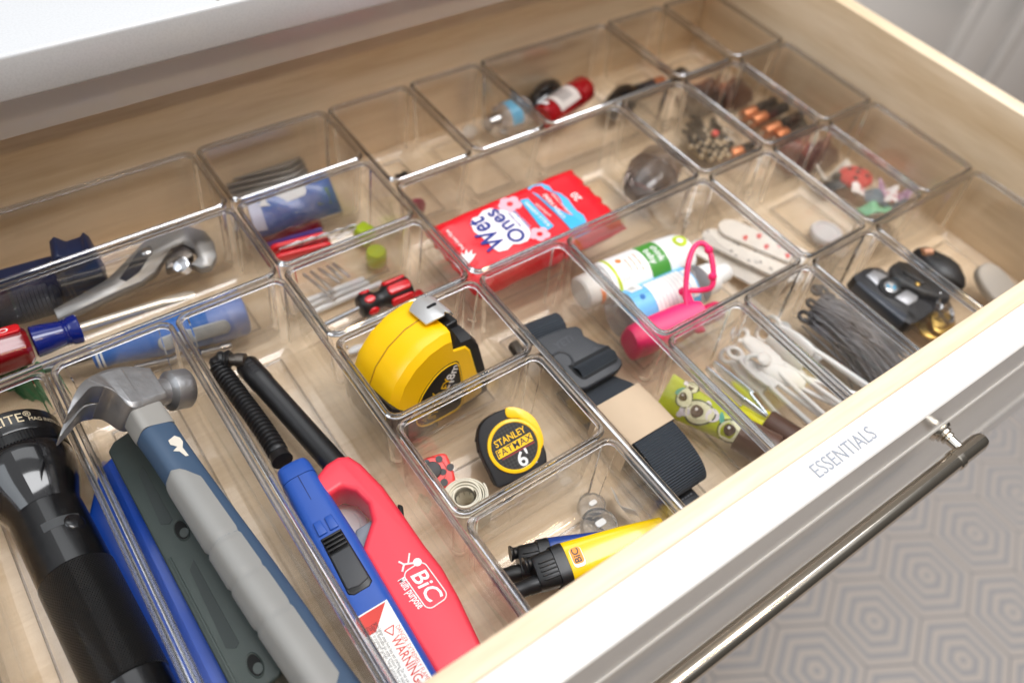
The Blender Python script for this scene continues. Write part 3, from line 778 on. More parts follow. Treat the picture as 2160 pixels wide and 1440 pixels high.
# resample evenly for the ridges
def resample(path, step):
    out = [path[0]]; acc = 0.0
    for a_, c_ in zip(path, path[1:]):
        d = (c_ - a_).length; t = step - acc
        while t <= d:
            out.append(a_ + (c_ - a_) * (t / d)); t += step
        acc = (acc + d) % step
    return out
fine = resample(path, 0.011)
rad = [0.074 + (0.012 if (i % 4) in (1, 2) else -0.004) for i in range(len(fine))]
for i in range(9): rad[i] = 0.088 - 0.0015 * i
b = MB(); b.tube(fine, rad, 16); obj('neck', b, BLACK_PL, ul, angle=50)
tip = fine[-1]; td = (fine[-1] - fine[-6]).normalized()
b = MB(); b.tube([tip, tip + td * 0.05, tip + td * 0.055, tip + td * 0.13, tip + td * 0.14], [0.05, 0.055, 0.062, 0.062, 0.04], 16); obj('tip', b, STEEL_DK, ul)

# ------------------------------------------------------------------ red utility lighter with finger ring
BIC_RED = mat('lighter_red', (232, 58, 76), rough=0.36, var=0.03, sss=0.05, bump=0.05, bscale=420)
rz = -0.38
ro = P(735, 985, rz); r1 = P(980, 1330, rz)
rM = frame(ro, r1 - ro, (0, 0, 1)); rMi = rM.inverted()
rl = thing('utility_lighter', 'red utility lighter with a straight black barrel and finger ring', 'lighter', rM, None)
def rp(px, py): 
    q = rMi @ P(px, py, rz); return (q.x, q.y)
body_px = [(660, 1020), (668, 1000), (687, 976), (712, 960), (736, 958), (762, 975), (809, 1023), (853, 1084), (897, 1147), (933, 1192), (967, 1252), (1017, 1357), (1060, 1440), (1010, 1475), (950, 1475), (905, 1400), (830, 1275), (763, 1160), (770, 1135), (784, 1095), (776, 1060), (750, 1033), (720, 1024), (697, 1040), (690, 1062), (672, 1050)]
b = MB(); b.prism([rp(*q) for q in body_px], -0.30, 0.0); obj('body', b, BIC_RED, rl, bevel=0.055, seg=4, angle=50)
b = MB(); b.prism([rp(*q) for q in ((748, 1104), (790, 1078), (792, 1100), (765, 1150), (748, 1124))], -0.22, -0.09); obj('trigger', b, mat('grey_trigger', (120, 126, 136), rough=0.3), rl, bevel=0.02)
b = MB(); b.prism([rp(*q) for q in ((838, 1052), (850, 1056), (853, 1085), (843, 1088))], -0.20, -0.06); obj('safety_catch', b, BLACK_PL, rl, bevel=0.015)
p0 = rMi @ P(712, 985, -0.50); p1 = rMi @ P(519, 768, -0.58); dv = (p1 - p0)
b = MB(); b.tube([p0, p0 + dv * 0.80, p0 + dv * 0.805, p0 + dv * 0.985, p0 + dv * 0.995, p0 + dv], [0.098, 0.098, 0.103, 0.103, 0.095, 0.07], 24); obj('barrel', b, BLACK_PL, rl)
b = MB()
up_ = (rMi.to_3x3() @ Vector((0, 0, 1)))
for k in range(4):
    c = p0 + dv * (0.86 + 0.03 * k) + up_ * 0.098
    b.box(0, 0, 0, 0.028, 0.055, 0.014, frame(c, dv, up_))
obj('barrel_slots', b, BLACK_RB, rl)
# print on the side: reads towards the drawer front
q0 = rMi @ P(876, 1204, rz); q1 = rMi @ P(919, 1264, rz)
tm = frame_z((q0 + q1) / 2 + Vector((0, 0, 0.004)), (0, 0, 1), q1 - q0)
Lw = (q1 - q0).length
t_ = text('BiC', 0.17, WHITE_INK, rl, tm, bold=0.0022, shear=0.15, sx=1.0)
wt = (max(v.co.x for v in t_.data.vertices) - min(v.co.x for v in t_.data.vertices)) / U
for v in t_.data.vertices: v.co.x *= (Lw * 0.98) / wt
b = MB(); outl_ = rrect(Lw * 1.28, 0.18, 0.05); b.tube([(x, y, 0.001) for x, y in outl_], 0.005, 6, tm, closed=True); obj('logo_border', b, WHITE_INK, rl)
b = MB(); c = tm @ T(-Lw * 0.80, -0.01, 0.0)
b.flat(ellipse(0.032, 0.032, 16, 0.03, 0.06), 0.001, c); b.tube([(0.02, 0.03, 0.001), (-0.01, -0.03, 0.001), (-0.05, -0.05, 0.001)], 0.008, 6, c); b.tube([(-0.01, -0.03, 0.001), (0.03, -0.07, 0.001)], 0.008, 6, c); b.tube([(0.0, 0.0, 0.001), (-0.06, 0.05, 0.001)], 0.007, 6, c)
obj('logo_figure', b, WHITE_INK, rl)
q0 = rMi @ P(848, 1224, rz); q1 = rMi @ P(886, 1276, rz)
tm2 = frame_z((q0 + q1) / 2 + Vector((0, 0, 0.004)), (0, 0, 1), q1 - q0)
t_ = text('Multi purpose', 0.088, WHITE_INK, rl, tm2, bold=0.0012)
wt = (max(v.co.x for v in t_.data.vertices) - min(v.co.x for v in t_.data.vertices)) / U
for v in t_.data.vertices: v.co.x *= ((q1 - q0).length * 1.15) / wt
# white round battery-shaped disc on the bin floor inside the finger ring
dsk = P(722, 1118, FLO)
b = MB(); b.lathe([(0.0, 0.19), (0.01, 0.21), (0.05, 0.21), (0.065, 0.195), (0.066, 0.15), (0.058, 0.14), (0.058, 0.0)], 32, RY(-90))
tag(obj('plastic_disc', b, WHITE_PL, None, T(dsk.x, dsk.y, FLO)), 'flat white round disc on the bin floor showing through the red lighter ring', 'disc')

# ------------------------------------------------------------------ screwdriver with red and blue handle
z = -0.42
s0 = P(-60, 800, z); s1 = P(75, 735, z); s2 = P(168, 692, z); s3 = P(410, 618, z - 0.10)
sM = frame(s2, s3 - s2, (0, 0, 1)); 
sd = thing('screwdriver', 'large screwdriver with a clear red and blue handle and long pale shaft', 'screwdriver', sM)
sl = (s3 - s2).length; hl = (s2 - s1).length
b = MB(); b.tube([(0, 0, 0), (sl * 0.72, 0, 0)], 0.042, 12); 
b.loft([[(sl * 0.72, y * a, zz * c) for y, zz in ellipse(0.042, 0.042, 12)] for a, c in ((1, 1),)] + [[(sl * x, y * a, zz * c) for y, zz in ellipse(0.042, 0.042, 12)] for x, a, c in ((0.80, 1.25, 0.75), (0.92, 1.2, 0.4), (1.0, 0.75, 0.2))]); obj('shaft', b, mat('pale_steel', (214, 202, 186), rough=0.30, metal=0.65, var=0.04), sd)
NAVY = mat('navy_clear_plastic', (12, 30, 112), rough=0.14, coat=0.5, var=0.05)
b = MB(); b.lathe([(-hl, 0.12), (-hl + 0.01, 0.135), (-hl * 0.75, 0.13), (-hl * 0.5, 0.115), (-hl * 0.36, 0.108), (-hl * 0.34, 0.114), (-hl * 0.31, 0.108), (-hl * 0.28, 0.116), (-hl * 0.25, 0.11), (-hl * 0.2, 0.124), (-hl * 0.03, 0.13), (0.0, 0.12), (0.0, 0.0)], 32); obj('ferrule', b, NAVY, sd)
CLRED = mat('clear_red_plastic', (120, 8, 18), rough=0.14, coat=0.5, var=0.08)
b = MB(); rings = []
for x, r in ((-hl - 0.02, 0.13), (-hl - 0.06, 0.165), (-hl - 0.30, 0.175), (-hl - 1.1, 0.185), (-hl - 1.2, 0.17), (-hl - 1.25, 0.10)):
    rings.append([(x, r * (1 + 0.05 * math.cos(6 * 2 * math.pi * k / 48)) * math.sin(2 * math.pi * k / 48), r * (1 + 0.05 * math.cos(6 * 2 * math.pi * k / 48)) * math.cos(2 * math.pi * k / 48)) for k in range(48)])
b.loft(rings[::-1]); obj('handle', b, CLRED, sd)
b = MB(); b.prism([(-hl - 1.0, -0.055), (-hl - 0.07, -0.055), (-hl - 0.05, -0.03), (-hl - 0.05, 0.03), (-hl - 0.07, 0.055), (-hl - 1.0, 0.055)], 0.165, 0.192, RX(-12)); obj('red_flat', b, RED_PL, sd, bevel=0.006)
text('CRAFTSMAN', 0.082, WHITE_INK, sd, RX(-12) @ T(-hl - 0.13, 0.0, 0.1945) @ RZ(180), sx=1.15, bold=0.0008, align='LEFT')

# blue screwdriver lying low against the bin's front wall
z = -0.62
s0 = P(195, 752, z); s1 = P(522, 662, z + 0.02)
kM = frame(s0, s1 - s0, (0, 0, 1)); kl = (s1 - s0).length
kd = thing('screwdriver', 'blue handled screwdriver with grey grips behind the hammer head', 'screwdriver', kM)
KB = mat('cobalt_plastic', (24, 98, 178), rough=0.3, var=0.05)
b = MB(); b.lathe([(0, 0.05), (0.01, 0.11), (0.10, 0.12), (0.14, 0.115), (0.30, 0.13), (0.6, 0.165), (1.0, 0.175), (kl - 0.35, 0.18)], 32); obj('handle', b, KB, kd)
b = MB(); b.lathe([(kl - 0.349, 0.182), (kl - 0.06, 0.185), (kl - 0.015, 0.165), (kl, 0.10), (kl, 0.0)], 32); obj('handle_end', b, mat('pale_blue_plastic', (104, 132, 196), rough=0.4), kd)
for x in (0.035, 0.07):
    b = MB(); b.lathe([(x, 0.118), (x + 0.004, 0.1225), (x + 0.016, 0.1225), (x + 0.02, 0.118)], 32); obj('white_band', b, WHITE_PL, kd)
KG = mat('pale_grey_grip', (166, 170, 172), rough=0.5)
for yy, rot in ((0.0, -50), (0.0, 60)):
    b = MB(); b.prism(rrect(0.62, 0.13, 0.06), 0.155, 0.187, T(0.85, 0, 0) @ RX(rot)); obj('grip_inlay', b, KG, kd, bevel=0.012)
b = MB(); b.tube([(0.0, 0, 0), (-1.2, 0, 0)], 0.045, 12); obj('shaft', b, CHROME, kd)
rd0 = P(285, 775, FLO + 0.05); rd1 = P(492, 728, FLO + 0.05)
rM2 = frame(rd0, rd1 - rd0, (0, 0, 1)); b = MB(); ll = (rd1 - rd0).length
b.lathe([(0, 0.03), (ll - 0.12, 0.03), (ll - 0.11, 0.042), (ll - 0.03, 0.042), (ll - 0.01, 0.03), (ll, 0.0)], 14)
tag(obj('steel_rod', b, CHROME, None, rM2), 'thin steel rod in front of the blue screwdriver behind the hammer', 'rod')
b = MB(); random.seed(3)
gp = [P(-30, 800, -0.5), P(120, 842, -0.5)]
def crumple(u, v):
    p = gp[0].lerp(gp[1], u)
    return (p.x, p.y + 0.18 + 0.16 * v, -0.83 + 0.40 * v + 0.05 * math.sin(9 * u + 4 * v) + 0.04 * math.sin(23 * u + 11 * v))
b.grid(crumple, 40, 14)
tag(obj('green_bag', b, mat('green_film', (38, 120, 76), rough=0.4, var=0.15), None, None, solid=0.006), 'crumpled green plastic bag behind the black flashlight', 'bag')

# ------------------------------------------------------------------ adjustable wrench and navy clamp
WR = mat('wrench_steel', (150, 148, 146), rough=0.36, metal=0.45, var=0.06)
z = -0.38
wpx = [(112, 652), (178, 616), (226, 588), (262, 552), (300, 512), (345, 484), (395, 476), (432, 486), (452, 512), (457, 540), (446, 560), (424, 566), (404, 556), (418, 541), (410, 525), (385, 514), (362, 524), (345, 546), (328, 572), (300, 592), (250, 614), (190, 642), (122, 674)]
wo = P(300, 560, z); wx = P(440, 505, z) - wo
wM = frame_z(wo, Vector((0.0, -0.35, 1)), wx); wpl = Plane(wo, wM.to_3x3() @ Vector((0, 0, 1))); wMi = wM.inverted()
wr = thing('adjustable_wrench', 'grey adjustable wrench with a slotted handle behind the red screwdriver', 'wrench', wM)
def wp(px, py, pl=wpl, Mi=wMi):
    q = Mi @ pl.hit(px, py); return (q.x, q.y)
b = MB(); b.prism([wp(*q) for q in wpx], -0.12, 0.0); obj('body', b, WR, wr, bevel=0.008, seg=1, angle=50)
b = MB(); b.prism([wp(*q) for q in ((252, 588), (292, 530), (316, 518), (322, 528), (296, 572), (266, 594))], -0.01, 0.004); obj('slot', b, mat('slot_dark', (24, 24, 40), rough=0.6), wr)
b = MB(); b.prism([wp(*q) for q in ((348, 552), (366, 530), (388, 520), (404, 530), (410, 542), (392, 552), (372, 566), (350, 572))], -0.10, 0.03); obj('jaw', b, STEEL_DK, wr, bevel=0.02)
b = MB(); q = wp(385, 560); b.lathe([(-0.06, 0.05), (-0.05, 0.075), (0.05, 0.075), (0.06, 0.05)], 20, T(q[0], q[1], 0.0) @ RY(70)); obj('knurl_wheel', b, CHROME, wr)
b = MB(); q0 = wp(310, 532); b.ball((q0[0], q0[1], 0.0), 0.05, 14, 8, None, 1, 1, 0.4); obj('rivet', b, CHROME, wr)
CLN = mat('navy_clamp_plastic', (26, 36, 66), rough=0.4, var=0.08)
cm = thing('bar_clamp', 'dark navy bar clamp with an upright jaw and a strap under the counter', 'clamp', T(-2.9, 2.1, FLO))
cMi = T(2.9, -2.1, -FLO)
def cworld(mb): return mb
a0 = P(-40, 600, -0.30); a1 = P(150, 548, -0.25)
d_ = (a1 - a0); fM_ = cMi @ frame(a0, d_, (0, 0, 1)); b = MB(); b.box(d_.length / 2, 0, -0.1, d_.length, 0.26, 0.24, fM_); obj('bar', b, CLN, cm, bevel=0.05, seg=3)
j0 = P(158, 545, -0.2)
jM = cMi @ frame(j0, d_, (0, 0, 1))
b = MB(); b.prism([(-0.22, -0.3), (-0.18, 0.02), (-0.14, 0.16), (-0.09, 0.20), (-0.02, 0.11), (0.10, 0.12), (0.14, 0.17), (0.17, 0.10), (0.18, -0.3)], -0.13, 0.13, jM @ RX(90)); obj('jaw', b, CLN, cm, bevel=0.02)
st = [P(165, 560, -0.30), P(128, 590, -0.36), P(135, 620, -0.50), P(150, 650, -0.66)]
b = MB()
pth = bez(st, 8)
b.loft([[ (p + d_.normalized() * s + Vector((0, 0, t))) for s, t in ((-0.16, -0.02), (0.16, -0.02), (0.16, 0.02), (-0.16, 0.02))] for p in pth], cMi); obj('strap', b, CLN, cm)
# ridged dark tool half hidden further left in the same bin
t0 = P(-30, 668, -0.45); t1 = P(118, 625, -0.45)
tM = frame(t0, t1 - t0, (0, 0, 1)); tl = (t1 - t0).length
tt = thing('tool_handle', 'dark ridged tool handle left of the adjustable wrench', 'tool', tM)
b = MB(); b.lathe([(0, 0.15), (tl * 0.4, 0.16)] + [(tl * (0.45 + 0.06 * k) + dx, r) for k in range(8) for dx, r in ((0, 0.165), (0.03, 0.165), (0.04, 0.12), (0.06, 0.12))] + [(tl, 0.14), (tl + 0.04, 0.08), (tl + 0.04, 0)], 24, None, True, 1.0, 0.8); obj('handle', b, mat('slate_grip', (52, 56, 66), rough=0.5), tt)
b = MB(); b.lathe([(-0.9, 0.13), (-0.05, 0.14), (-0.001, 0.12)], 24); obj('butt', b, mat('maroon_plastic', (84, 14, 20), rough=0.3), tt)
# ------------------------------------------------------------------ big tape measure
TY = mat('tape_yellow', (252, 198, 8), rough=0.30, coat=0.25, var=0.03, bump=0.04, bscale=800)
o_ = Vector((-0.77, -0.45, FLO + 0.02))
bM = frame(o_, (1, 0.10, 0), (0, 0, 1)) @ RX(-9) @ Matrix.Diagonal((1.10, 1.06, 1.10, 1))
tpm = thing('tape_measure', 'large yellow tape measure with black rubber corners and a silver hook', 'tape measure', bM)
# side profile (x, z), swept along local y; hook and mouth at the upper right
prof = [(-0.36, 0.0), (-0.46, 0.06), (-0.50, 0.18), (-0.505, 0.34), (-0.47, 0.52), (-0.39, 0.67), (-0.26, 0.79), (-0.10, 0.865), (0.06, 0.885), (0.14, 0.87), (0.15, 0.74), (0.28, 0.70), (0.33, 0.62), (0.37, 0.40), (0.42, 0.16), (0.44, 0.02), (0.40, 0.0)]
def rounded(prof, w, r):
    """rings of the profile across y with rounded shoulders"""
    cx = sum(p[0] for p in prof) / len(prof); cz = sum(p[1] for p in prof) / len(prof)
    out = []
    for k in range(13):
        t = -1 + 2 * k / 12
        e = max(0.0, (abs(t) - 0.62) / 0.38)
        s = 1 - r * (1 - math.sqrt(max(0, 1 - e * e)))
        out.append([(cx + (x - cx) * s, w * t * (1 - 0.0 * e), cz + (z - cz) * s) for x, z in prof])
    return out
b = MB(); b.loft(rounded(prof, 0.29, 0.16)); obj('case', b, TY, tpm, angle=32)
b = MB(); sl_ = [(x * 1.004, z + 0.0015) for x, z in prof[2:10]]; b.tube([(x, 0.0, z) for x, z in sl_], 0.0055, 6); obj('seam', b, mat('seam_amber', (170, 124, 4), rough=0.6), tpm)
# black rubber: rear bottom corner and the front block
def shell(name, pts, w, r, m, grow=1.02):
    b = MB(); cx = sum(p[0] for p in prof) / len(prof); cz = sum(p[1] for p in prof) / len(prof)
    b.loft(rounded([(cx + (x - cx) * grow, cz + (z - cz) * grow) for x, z in pts], w, r)); return obj(name, b, m, tpm, angle=40)
shell('rubber_heel', [(-0.05, -0.002), (-0.37, -0.004), (-0.475, 0.055), (-0.517, 0.18), (-0.522, 0.36), (-0.487, 0.55), (-0.38, 0.44), (-0.26, 0.30), (-0.10, 0.13)], 0.297, 0.12, BLACK_RB, 1.0)
shell('rubber_front', [(0.16, 0.86), (0.10, 0.70), (0.22, 0.58), (0.25, 0.40), (0.20, 0.22), (0.16, 0.10), (0.18, -0.003), (0.45, -0.004), (0.47, 0.10), (0.43, 0.36), (0.38, 0.62), (0.31, 0.74), (0.20, 0.76)], 0.275, 0.10, BLACK_RB, 1.0)
b = MB(); b.box(0.235, 0.0, 0.745, 0.13, 0.25, 0.12); obj('mouth', b, BLACK_PL, tpm, bevel=0.015)
HOOK = mat('hook_steel', (214, 214, 214), rough=0.36, metal=0.6, var=0.05, bump=0.05, bscale=500)
hk = bez([(0.02, 0, 0.905), (0.10, 0, 0.935), (0.18, 0, 0.935), (0.245, 0, 0.905), (0.275, 0, 0.845)], 5)
b = MB(); rings = []
for i, p in enumerate(hk):
    t = i / (len(hk) - 1)
    w = 0.105 + 0.045 * math.sin(math.pi * min(1, t * 1.2)) - (0.03 if 0.45 < t < 0.6 else 0)
    rings.append([(p.x, -w, p.z), (p.x, w, p.z), (p.x, w, p.z + 0.014), (p.x, -w, p.z + 0.014)])
b.loft(rings); obj('hook', b, HOOK, tpm, bevel=0.004)
hs = tpm.children[-1]
b = MB(); b.prism(rrect(0.085, 0.03, 0.014), 0, 0.003, T(0.155, 0.0, 0.9505)); obj('hook_slot', b, BLACK_PL, hs)
b = MB(); b.grid(lambda u, v: (0.03 + 0.17 * u, -0.11 + 0.22 * v, 0.893 + 0.02 * u), 4, 4); obj('blade', b, YELLOW_PL, tpm)
# label on the side that faces the drawer front
lM = T(0, -0.2915, 0) @ RX(90)       # local x right, y up, z towards the drawer front
LBL = mat('tape_label_black', (26, 26, 28), rough=0.4, var=0.05)
b = MB(); oval = [(-0.28, 0.17), (-0.20, 0.10), (-0.02, 0.07), (0.17, 0.10), (0.17, 0.52), (0.10, 0.60), (-0.05, 0.58), (-0.20, 0.46), (-0.28, 0.30)]
ov = smooth_poly(oval, 4); b.prism(ov, 0, 0.004, lM); obj('label', b, LBL, tpm); lb_ = tpm.children[-1]
b = MB(); b.tube([(x * 0.95 - 0.003, y * 0.95 + 0.018, 0.005) for x, y in ov], 0.006, 6, lM, closed=True); obj('label_border', b, TY, lb_)
text('STANLEY', 0.115, YELLOW_PL, lb_, lM @ T(-0.04, 0.30, 0.0055) @ RZ(58), bold=0.001, sx=0.8)
text('FATMAX', 0.10, TY, lb_, lM @ T(-0.15, 0.26, 0.0055) @ RZ(58), bold=0.001, sx=0.8)
text("25'", 0.19, WHITE_INK, lb_, lM @ T(0.08, 0.31, 0.0055) @ RZ(58), bold=0.003, sx=0.9)
text('8m', 0.12, WHITE_INK, lb_, lM @ T(0.10, 0.50, 0.0055) @ RZ(58), bold=0.002, sx=0.9)

# ------------------------------------------------------------------ small tape measure
z = -0.42
oc = P(1085, 940, z)
nrm = (to_cam(oc) * 0.75 + Vector((-0.10, -0.35, 0.55))).normalized()
pl = Plane(oc, nrm)
sM_ = frame_z(oc, nrm, pl.hit(1110, 926) - oc); sMi = sM_.inverted()
def sp_(px, py):
    q = sMi @ pl.hit(px, py); return (q.x, q.y)
tps = thing('tape_measure', 'small black and yellow key ring tape measure marked 6 feet', 'tape measure', sM_)
bp_ = [(1010, 905), (1022, 885), (1048, 868), (1080, 860), (1112, 868), (1130, 885), (1142, 910), (1146, 935), (1155, 975), (1120, 1000), (1060, 1027), (1047, 1025), (1035, 1000), (1015, 960), (1008, 930)]
sh = [(-0.035, 0.0)]
b = MB(); b.prism(smooth_poly([sp_(*q) for q in bp_], 2), -0.27, 0.0); obj('body', b, BLACK_RB, tps, bevel=0.045, seg=4, angle=45)
b = MB()
bb = [sp_(*q) for q in ((1066, 862), (1080, 858), (1104, 864), (1128, 882), (1143, 912), (1146, 936), (1136, 952))]
inn = [sp_(*q) for q in ((1130, 945), (1128, 925), (1115, 900), (1095, 882), (1070, 880))]
b.prism(smooth_poly(bb + inn, 3), -0.12, 0.012); obj('yellow_band', b, TY, tps, bevel=0.015)
c = Vector(sp_(1085, 940) + (0,)); rad = (Vector(sp_(1142, 930) + (0,)) - c).length * 0.97
b = MB(); b.lathe([(0.0, rad * 1.02), (0.015, rad), (0.018, rad * 0.90), (0.010, rad * 0.86)], 48, T(c.x, c.y, 0.0) @ RY(-90), caps=False); obj('yellow_ring', b, TY, tps)
def mesh_pat():
    m = mat('label_grid_black', (28, 28, 30), rough=0.45, var=0.04)
    nt = m.node_tree; bb_ = bsdf(m)
    tc = nt.nodes.new('ShaderNodeTexCoord'); mp = nt.nodes.new('ShaderNodeMapping'); mp.inputs['Rotation'].default_value = (0, 0, R(45)); mp.inputs['Scale'].default_value = (620, 620, 620)
    ck = nt.nodes.new('ShaderNodeTexChecker'); ck.inputs['Scale'].default_value = 1.0
    ck.inputs['Color1'].default_value = srgb(22, 22, 24); ck.inputs['Color2'].default_value = srgb(46, 46, 48)
    nt.links.new(tc.outputs['Object'], mp.inputs[0]); nt.links.new(mp.outputs[0], ck.inputs[0]); nt.links.new(ck.outputs[0], bb_.inputs['Base Color'])
    return m
b = MB(); b.lathe([(0.0, rad * 0.90), (0.012, rad * 0.88), (0.0121, 0.0)], 48, T(c.x, c.y, 0.0) @ RY(-90)); obj('label', b, mesh_pat(), tps); lb2 = tps.children[-1]
ang = 0
text('STANLEY', 0.080, TY, lb2, T(c.x, c.y + 0.080, 0.0135), bold=0.0010, sx=0.86)
b = MB(); b.prism([(-0.165, -0.036), (0.160, -0.036), (0.165, 0.036), (-0.160, 0.036)], 0.0125, 0.0135, T(c.x, c.y - 0.0, 0)); obj('name_bar', b, TY, lb2)
text('FATMAX', 0.078, BLKP, lb2, T(c.x, c.y, 0.0148), bold=0.0006, sx=1.0, space=1.1)
b = MB(); b.box(c.x + 0.01, c.y - 0.050, 0.013, 0.30, 0.009, 0.002); obj('red_line', b, mat('dull_red_print', (150, 40, 46), rough=0.5), lb2)
text("6'", 0.17, WHITE_INK, lb2, T(c.x + 0.02, c.y - 0.128, 0.0135), bold=0.0028, sx=1.0)
text('POWERTAPE', 0.030, WHITE_INK, lb2, T(c.x + 0.02, c.y - 0.198, 0.0135), bold=0.0004)
for k, (px, py) in enumerate(((1006, 925), (1010, 950), (1022, 890), (1060, 866))):
    q = Vector(sp_(px, py) + (0,)); d = (q - c).normalized()
    b = MB(); b.box(0, 0, -0.16, 0.022, 0.045, 0.15, frame(q - d * 0.012, d, (0, 0, 1))); obj('grip_rib', b, BLACK_RB, tps, bevel=0.006)

# ------------------------------------------------------------------ ladybird tape and rolled cloth tape
z = -0.62
lo = P(930, 985, z); nr = (Vector((0, -0.25, 1)) + to_cam(lo) * 0.3).normalized(); lpl = Plane(lo, nr); lMx = frame_z(lo, nr, lpl.hit(960, 975) - lo); lMi = lMx.inverted()
def lp(px, py):
    q = lMi @ lpl.hit(px, py); return (q.x, q.y)
lad = thing('tape_measure', 'small red pocket tape measure with black dots like a ladybird', 'tape measure', lMx)
b = MB(); b.prism(smooth_poly([lp(*q) for q in ((885, 975), (905, 962), (938, 954), (950, 972), (960, 1000), (958, 1020), (930, 1030), (905, 1010))], 3), -0.16, 0.0); obj('body', b, mat('ladybird_red', (232, 62, 58), rough=0.4, var=0.03), lad, bevel=0.03, seg=3, angle=50)
DOT = mat('dot_black', (34, 32, 34), rough=0.5)
for px, py, r in ((926, 968, 0.030), (950, 985, 0.032), (934, 995, 0.028), (937, 1017, 0.032), (900, 975, 0.026)):
    q = lp(px, py); b = MB(); b.prism(ellipse(r, r, 18, q[0], q[1]), 0.0, 0.004); obj('dot', b, DOT, lad)
q = lp(912, 992); b = MB(); b.prism(ellipse(0.072, 0.072, 24, q[0], q[1]), 0.0, 0.03); obj('push_button', b, DOT, lad, bevel=0.008)
b = MB(); b.tube([(q[0] + 0.115 * math.cos(R(a)), q[1] + 0.115 * math.sin(R(a)), 0.001) for a in range(0, 360, 15)], 0.003, 6, None, closed=True); obj('ring_groove', b, mat('dark_red', (150, 30, 30), rough=0.5), lad)
# cloth tape rolled in a coil, standing on edge tilt
CLOTH = mat('cream_cloth_tape', (214, 208, 190), rough=0.7, var=0.06, vscale=200)
z = -0.60
ro_ = P(980, 1046, z); rn = (to_cam(ro_) * 0.8 + Vector((0.1, 0.5, 0.5))).normalized()
rMx = frame_z(ro_, rn, (1, 0, 0))
roll = thing('cloth_tape', 'cream cloth measuring tape rolled in a coil beside the red tape', 'cloth tape', rMx)
b = MB(); rings = []
turns = 6; n = 40 * turns
for i in range(n + 1):
    a = 2 * math.pi * i / 40; r = 0.085 + 0.0175 * i / 40 + 0.003 * math.sin(a * 2.3)
    wv = 0.012 * math.sin(a * 0.7)
    c_, s_ = math.cos(a), math.sin(a)
    rings.append([((r - 0.006) * c_, (r - 0.006) * s_, -0.24), ((r + 0.006) * c_, (r + 0.006) * s_, -0.24), ((r + 0.006) * c_, (r + 0.006) * s_, wv), ((r - 0.006) * c_, (r - 0.006) * s_, wv)])
b.loft(rings); obj('coil', b, CLOTH, roll, angle=50)
b = MB()
for k in range(54):
    a = 2 * math.pi * k / 54
    b.box(0.079, 0, -0.03 - (0.02 if k % 5 == 0 else 0), 0.002, 0.0022, 0.05 + (0.05 if k % 5 == 0 else 0.0), RZ(math.degrees(a)))
o = obj('inch_marks', b, mat('tape_marks', (70, 66, 60), rough=0.7), roll); o['kind'] = 'stuff'

# ------------------------------------------------------------------ two small lighters in the front bin
def mini(px_joint, px_far, px_tip, zj, colr, name, label, roll_deg):
    pj_ = P(*px_joint, zj); pf = P(*px_far, zj)
    M = frame(pj_, pf - pj_, (0, -0.15, 1)) @ RX(roll_deg)
    t = thing('mini_lighter', label, 'lighter', M, 'mini lighters in the front bin')
    cm_ = mat('mini_' + name, colr, rough=0.22, coat=0.5, var=0.02)
    ln = (pf - pj_).length + 0.1
    def sc(x, w, h): return [(x, y, zz) for _, y, zz in hsec(0, w, h, 3.6, n=28)]
    b = MB(); b.loft([sc(0.0, 0.150, 0.105), sc(0.01, 0.155, 0.11), sc(ln * 0.6, 0.13, 0.11), sc(ln, 0.10, 0.10)]); obj('body', b, cm_, t)
    b = MB(); b.loft([sc(-0.09, 0.153, 0.11), sc(-0.004, 0.158, 0.114), sc(0.0, 0.155, 0.11)]); obj('cuff', b, BLACK_PL, t, angle=30)
    b = MB(); b.loft([sc(-0.25, 0.12, 0.085), sc(-0.23, 0.132, 0.10), sc(-0.095, 0.140, 0.105), sc(-0.09, 0.135, 0.10)]); obj('head', b, BLACK_PL, t)
    for k in range(5):
        b = MB(); b.box(-0.155, -0.08 + 0.032 * k, 0.107, 0.13, 0.011, 0.016); obj('rib', b, BLACK_PL, t, bevel=0.004)
    b = MB(); b.tube([(-0.22, -0.065, 0.0), (-0.32, -0.065, 0.0), (-0.33, -0.065, 0), (-0.47, -0.07, -0.01)], [0.066, 0.066, 0.060, 0.060], 18); obj('nozzle', b, BLACK_PL, t)
    b = MB(); b.lathe([(-0.30, 0.062), (-0.29, 0.062), (-0.27, 0.045), (-0.22, 0.045)], 18, T(0, 0.085, 0.02)); obj('trigger_button', b, BLACK_PL, t)
    b = MB(); b.prism(rrect(0.095, 0.15, 0.03), 0.108, 0.1125, T(0.075, 0.0, 0.0)); obj('label_plate', b, STICK, t)
    b = MB(); b.prism(rrect(0.085, 0.125, 0.025), 0.1126, 0.1135, T(0.075, 0.012, 0.0)); obj('label_field', b, mat('label_orange', (240, 150, 30), rough=0.5), t)
    text('BiC', 0.075, BLKP, t, T(0.075, 0.012, 0.1142) @ RZ(90), bold=0.0012)
    return t
mini((1192, 1190), (1372, 1128), None, -0.42, (250, 206, 10), 'yellow', 'yellow mini lighter with a black nozzle leaning in the front bin', 0)
mini((1160, 1178), (1345, 1145), None, -0.58, (30, 62, 136), 'blue', 'blue mini lighter behind and below the yellow one', 0)
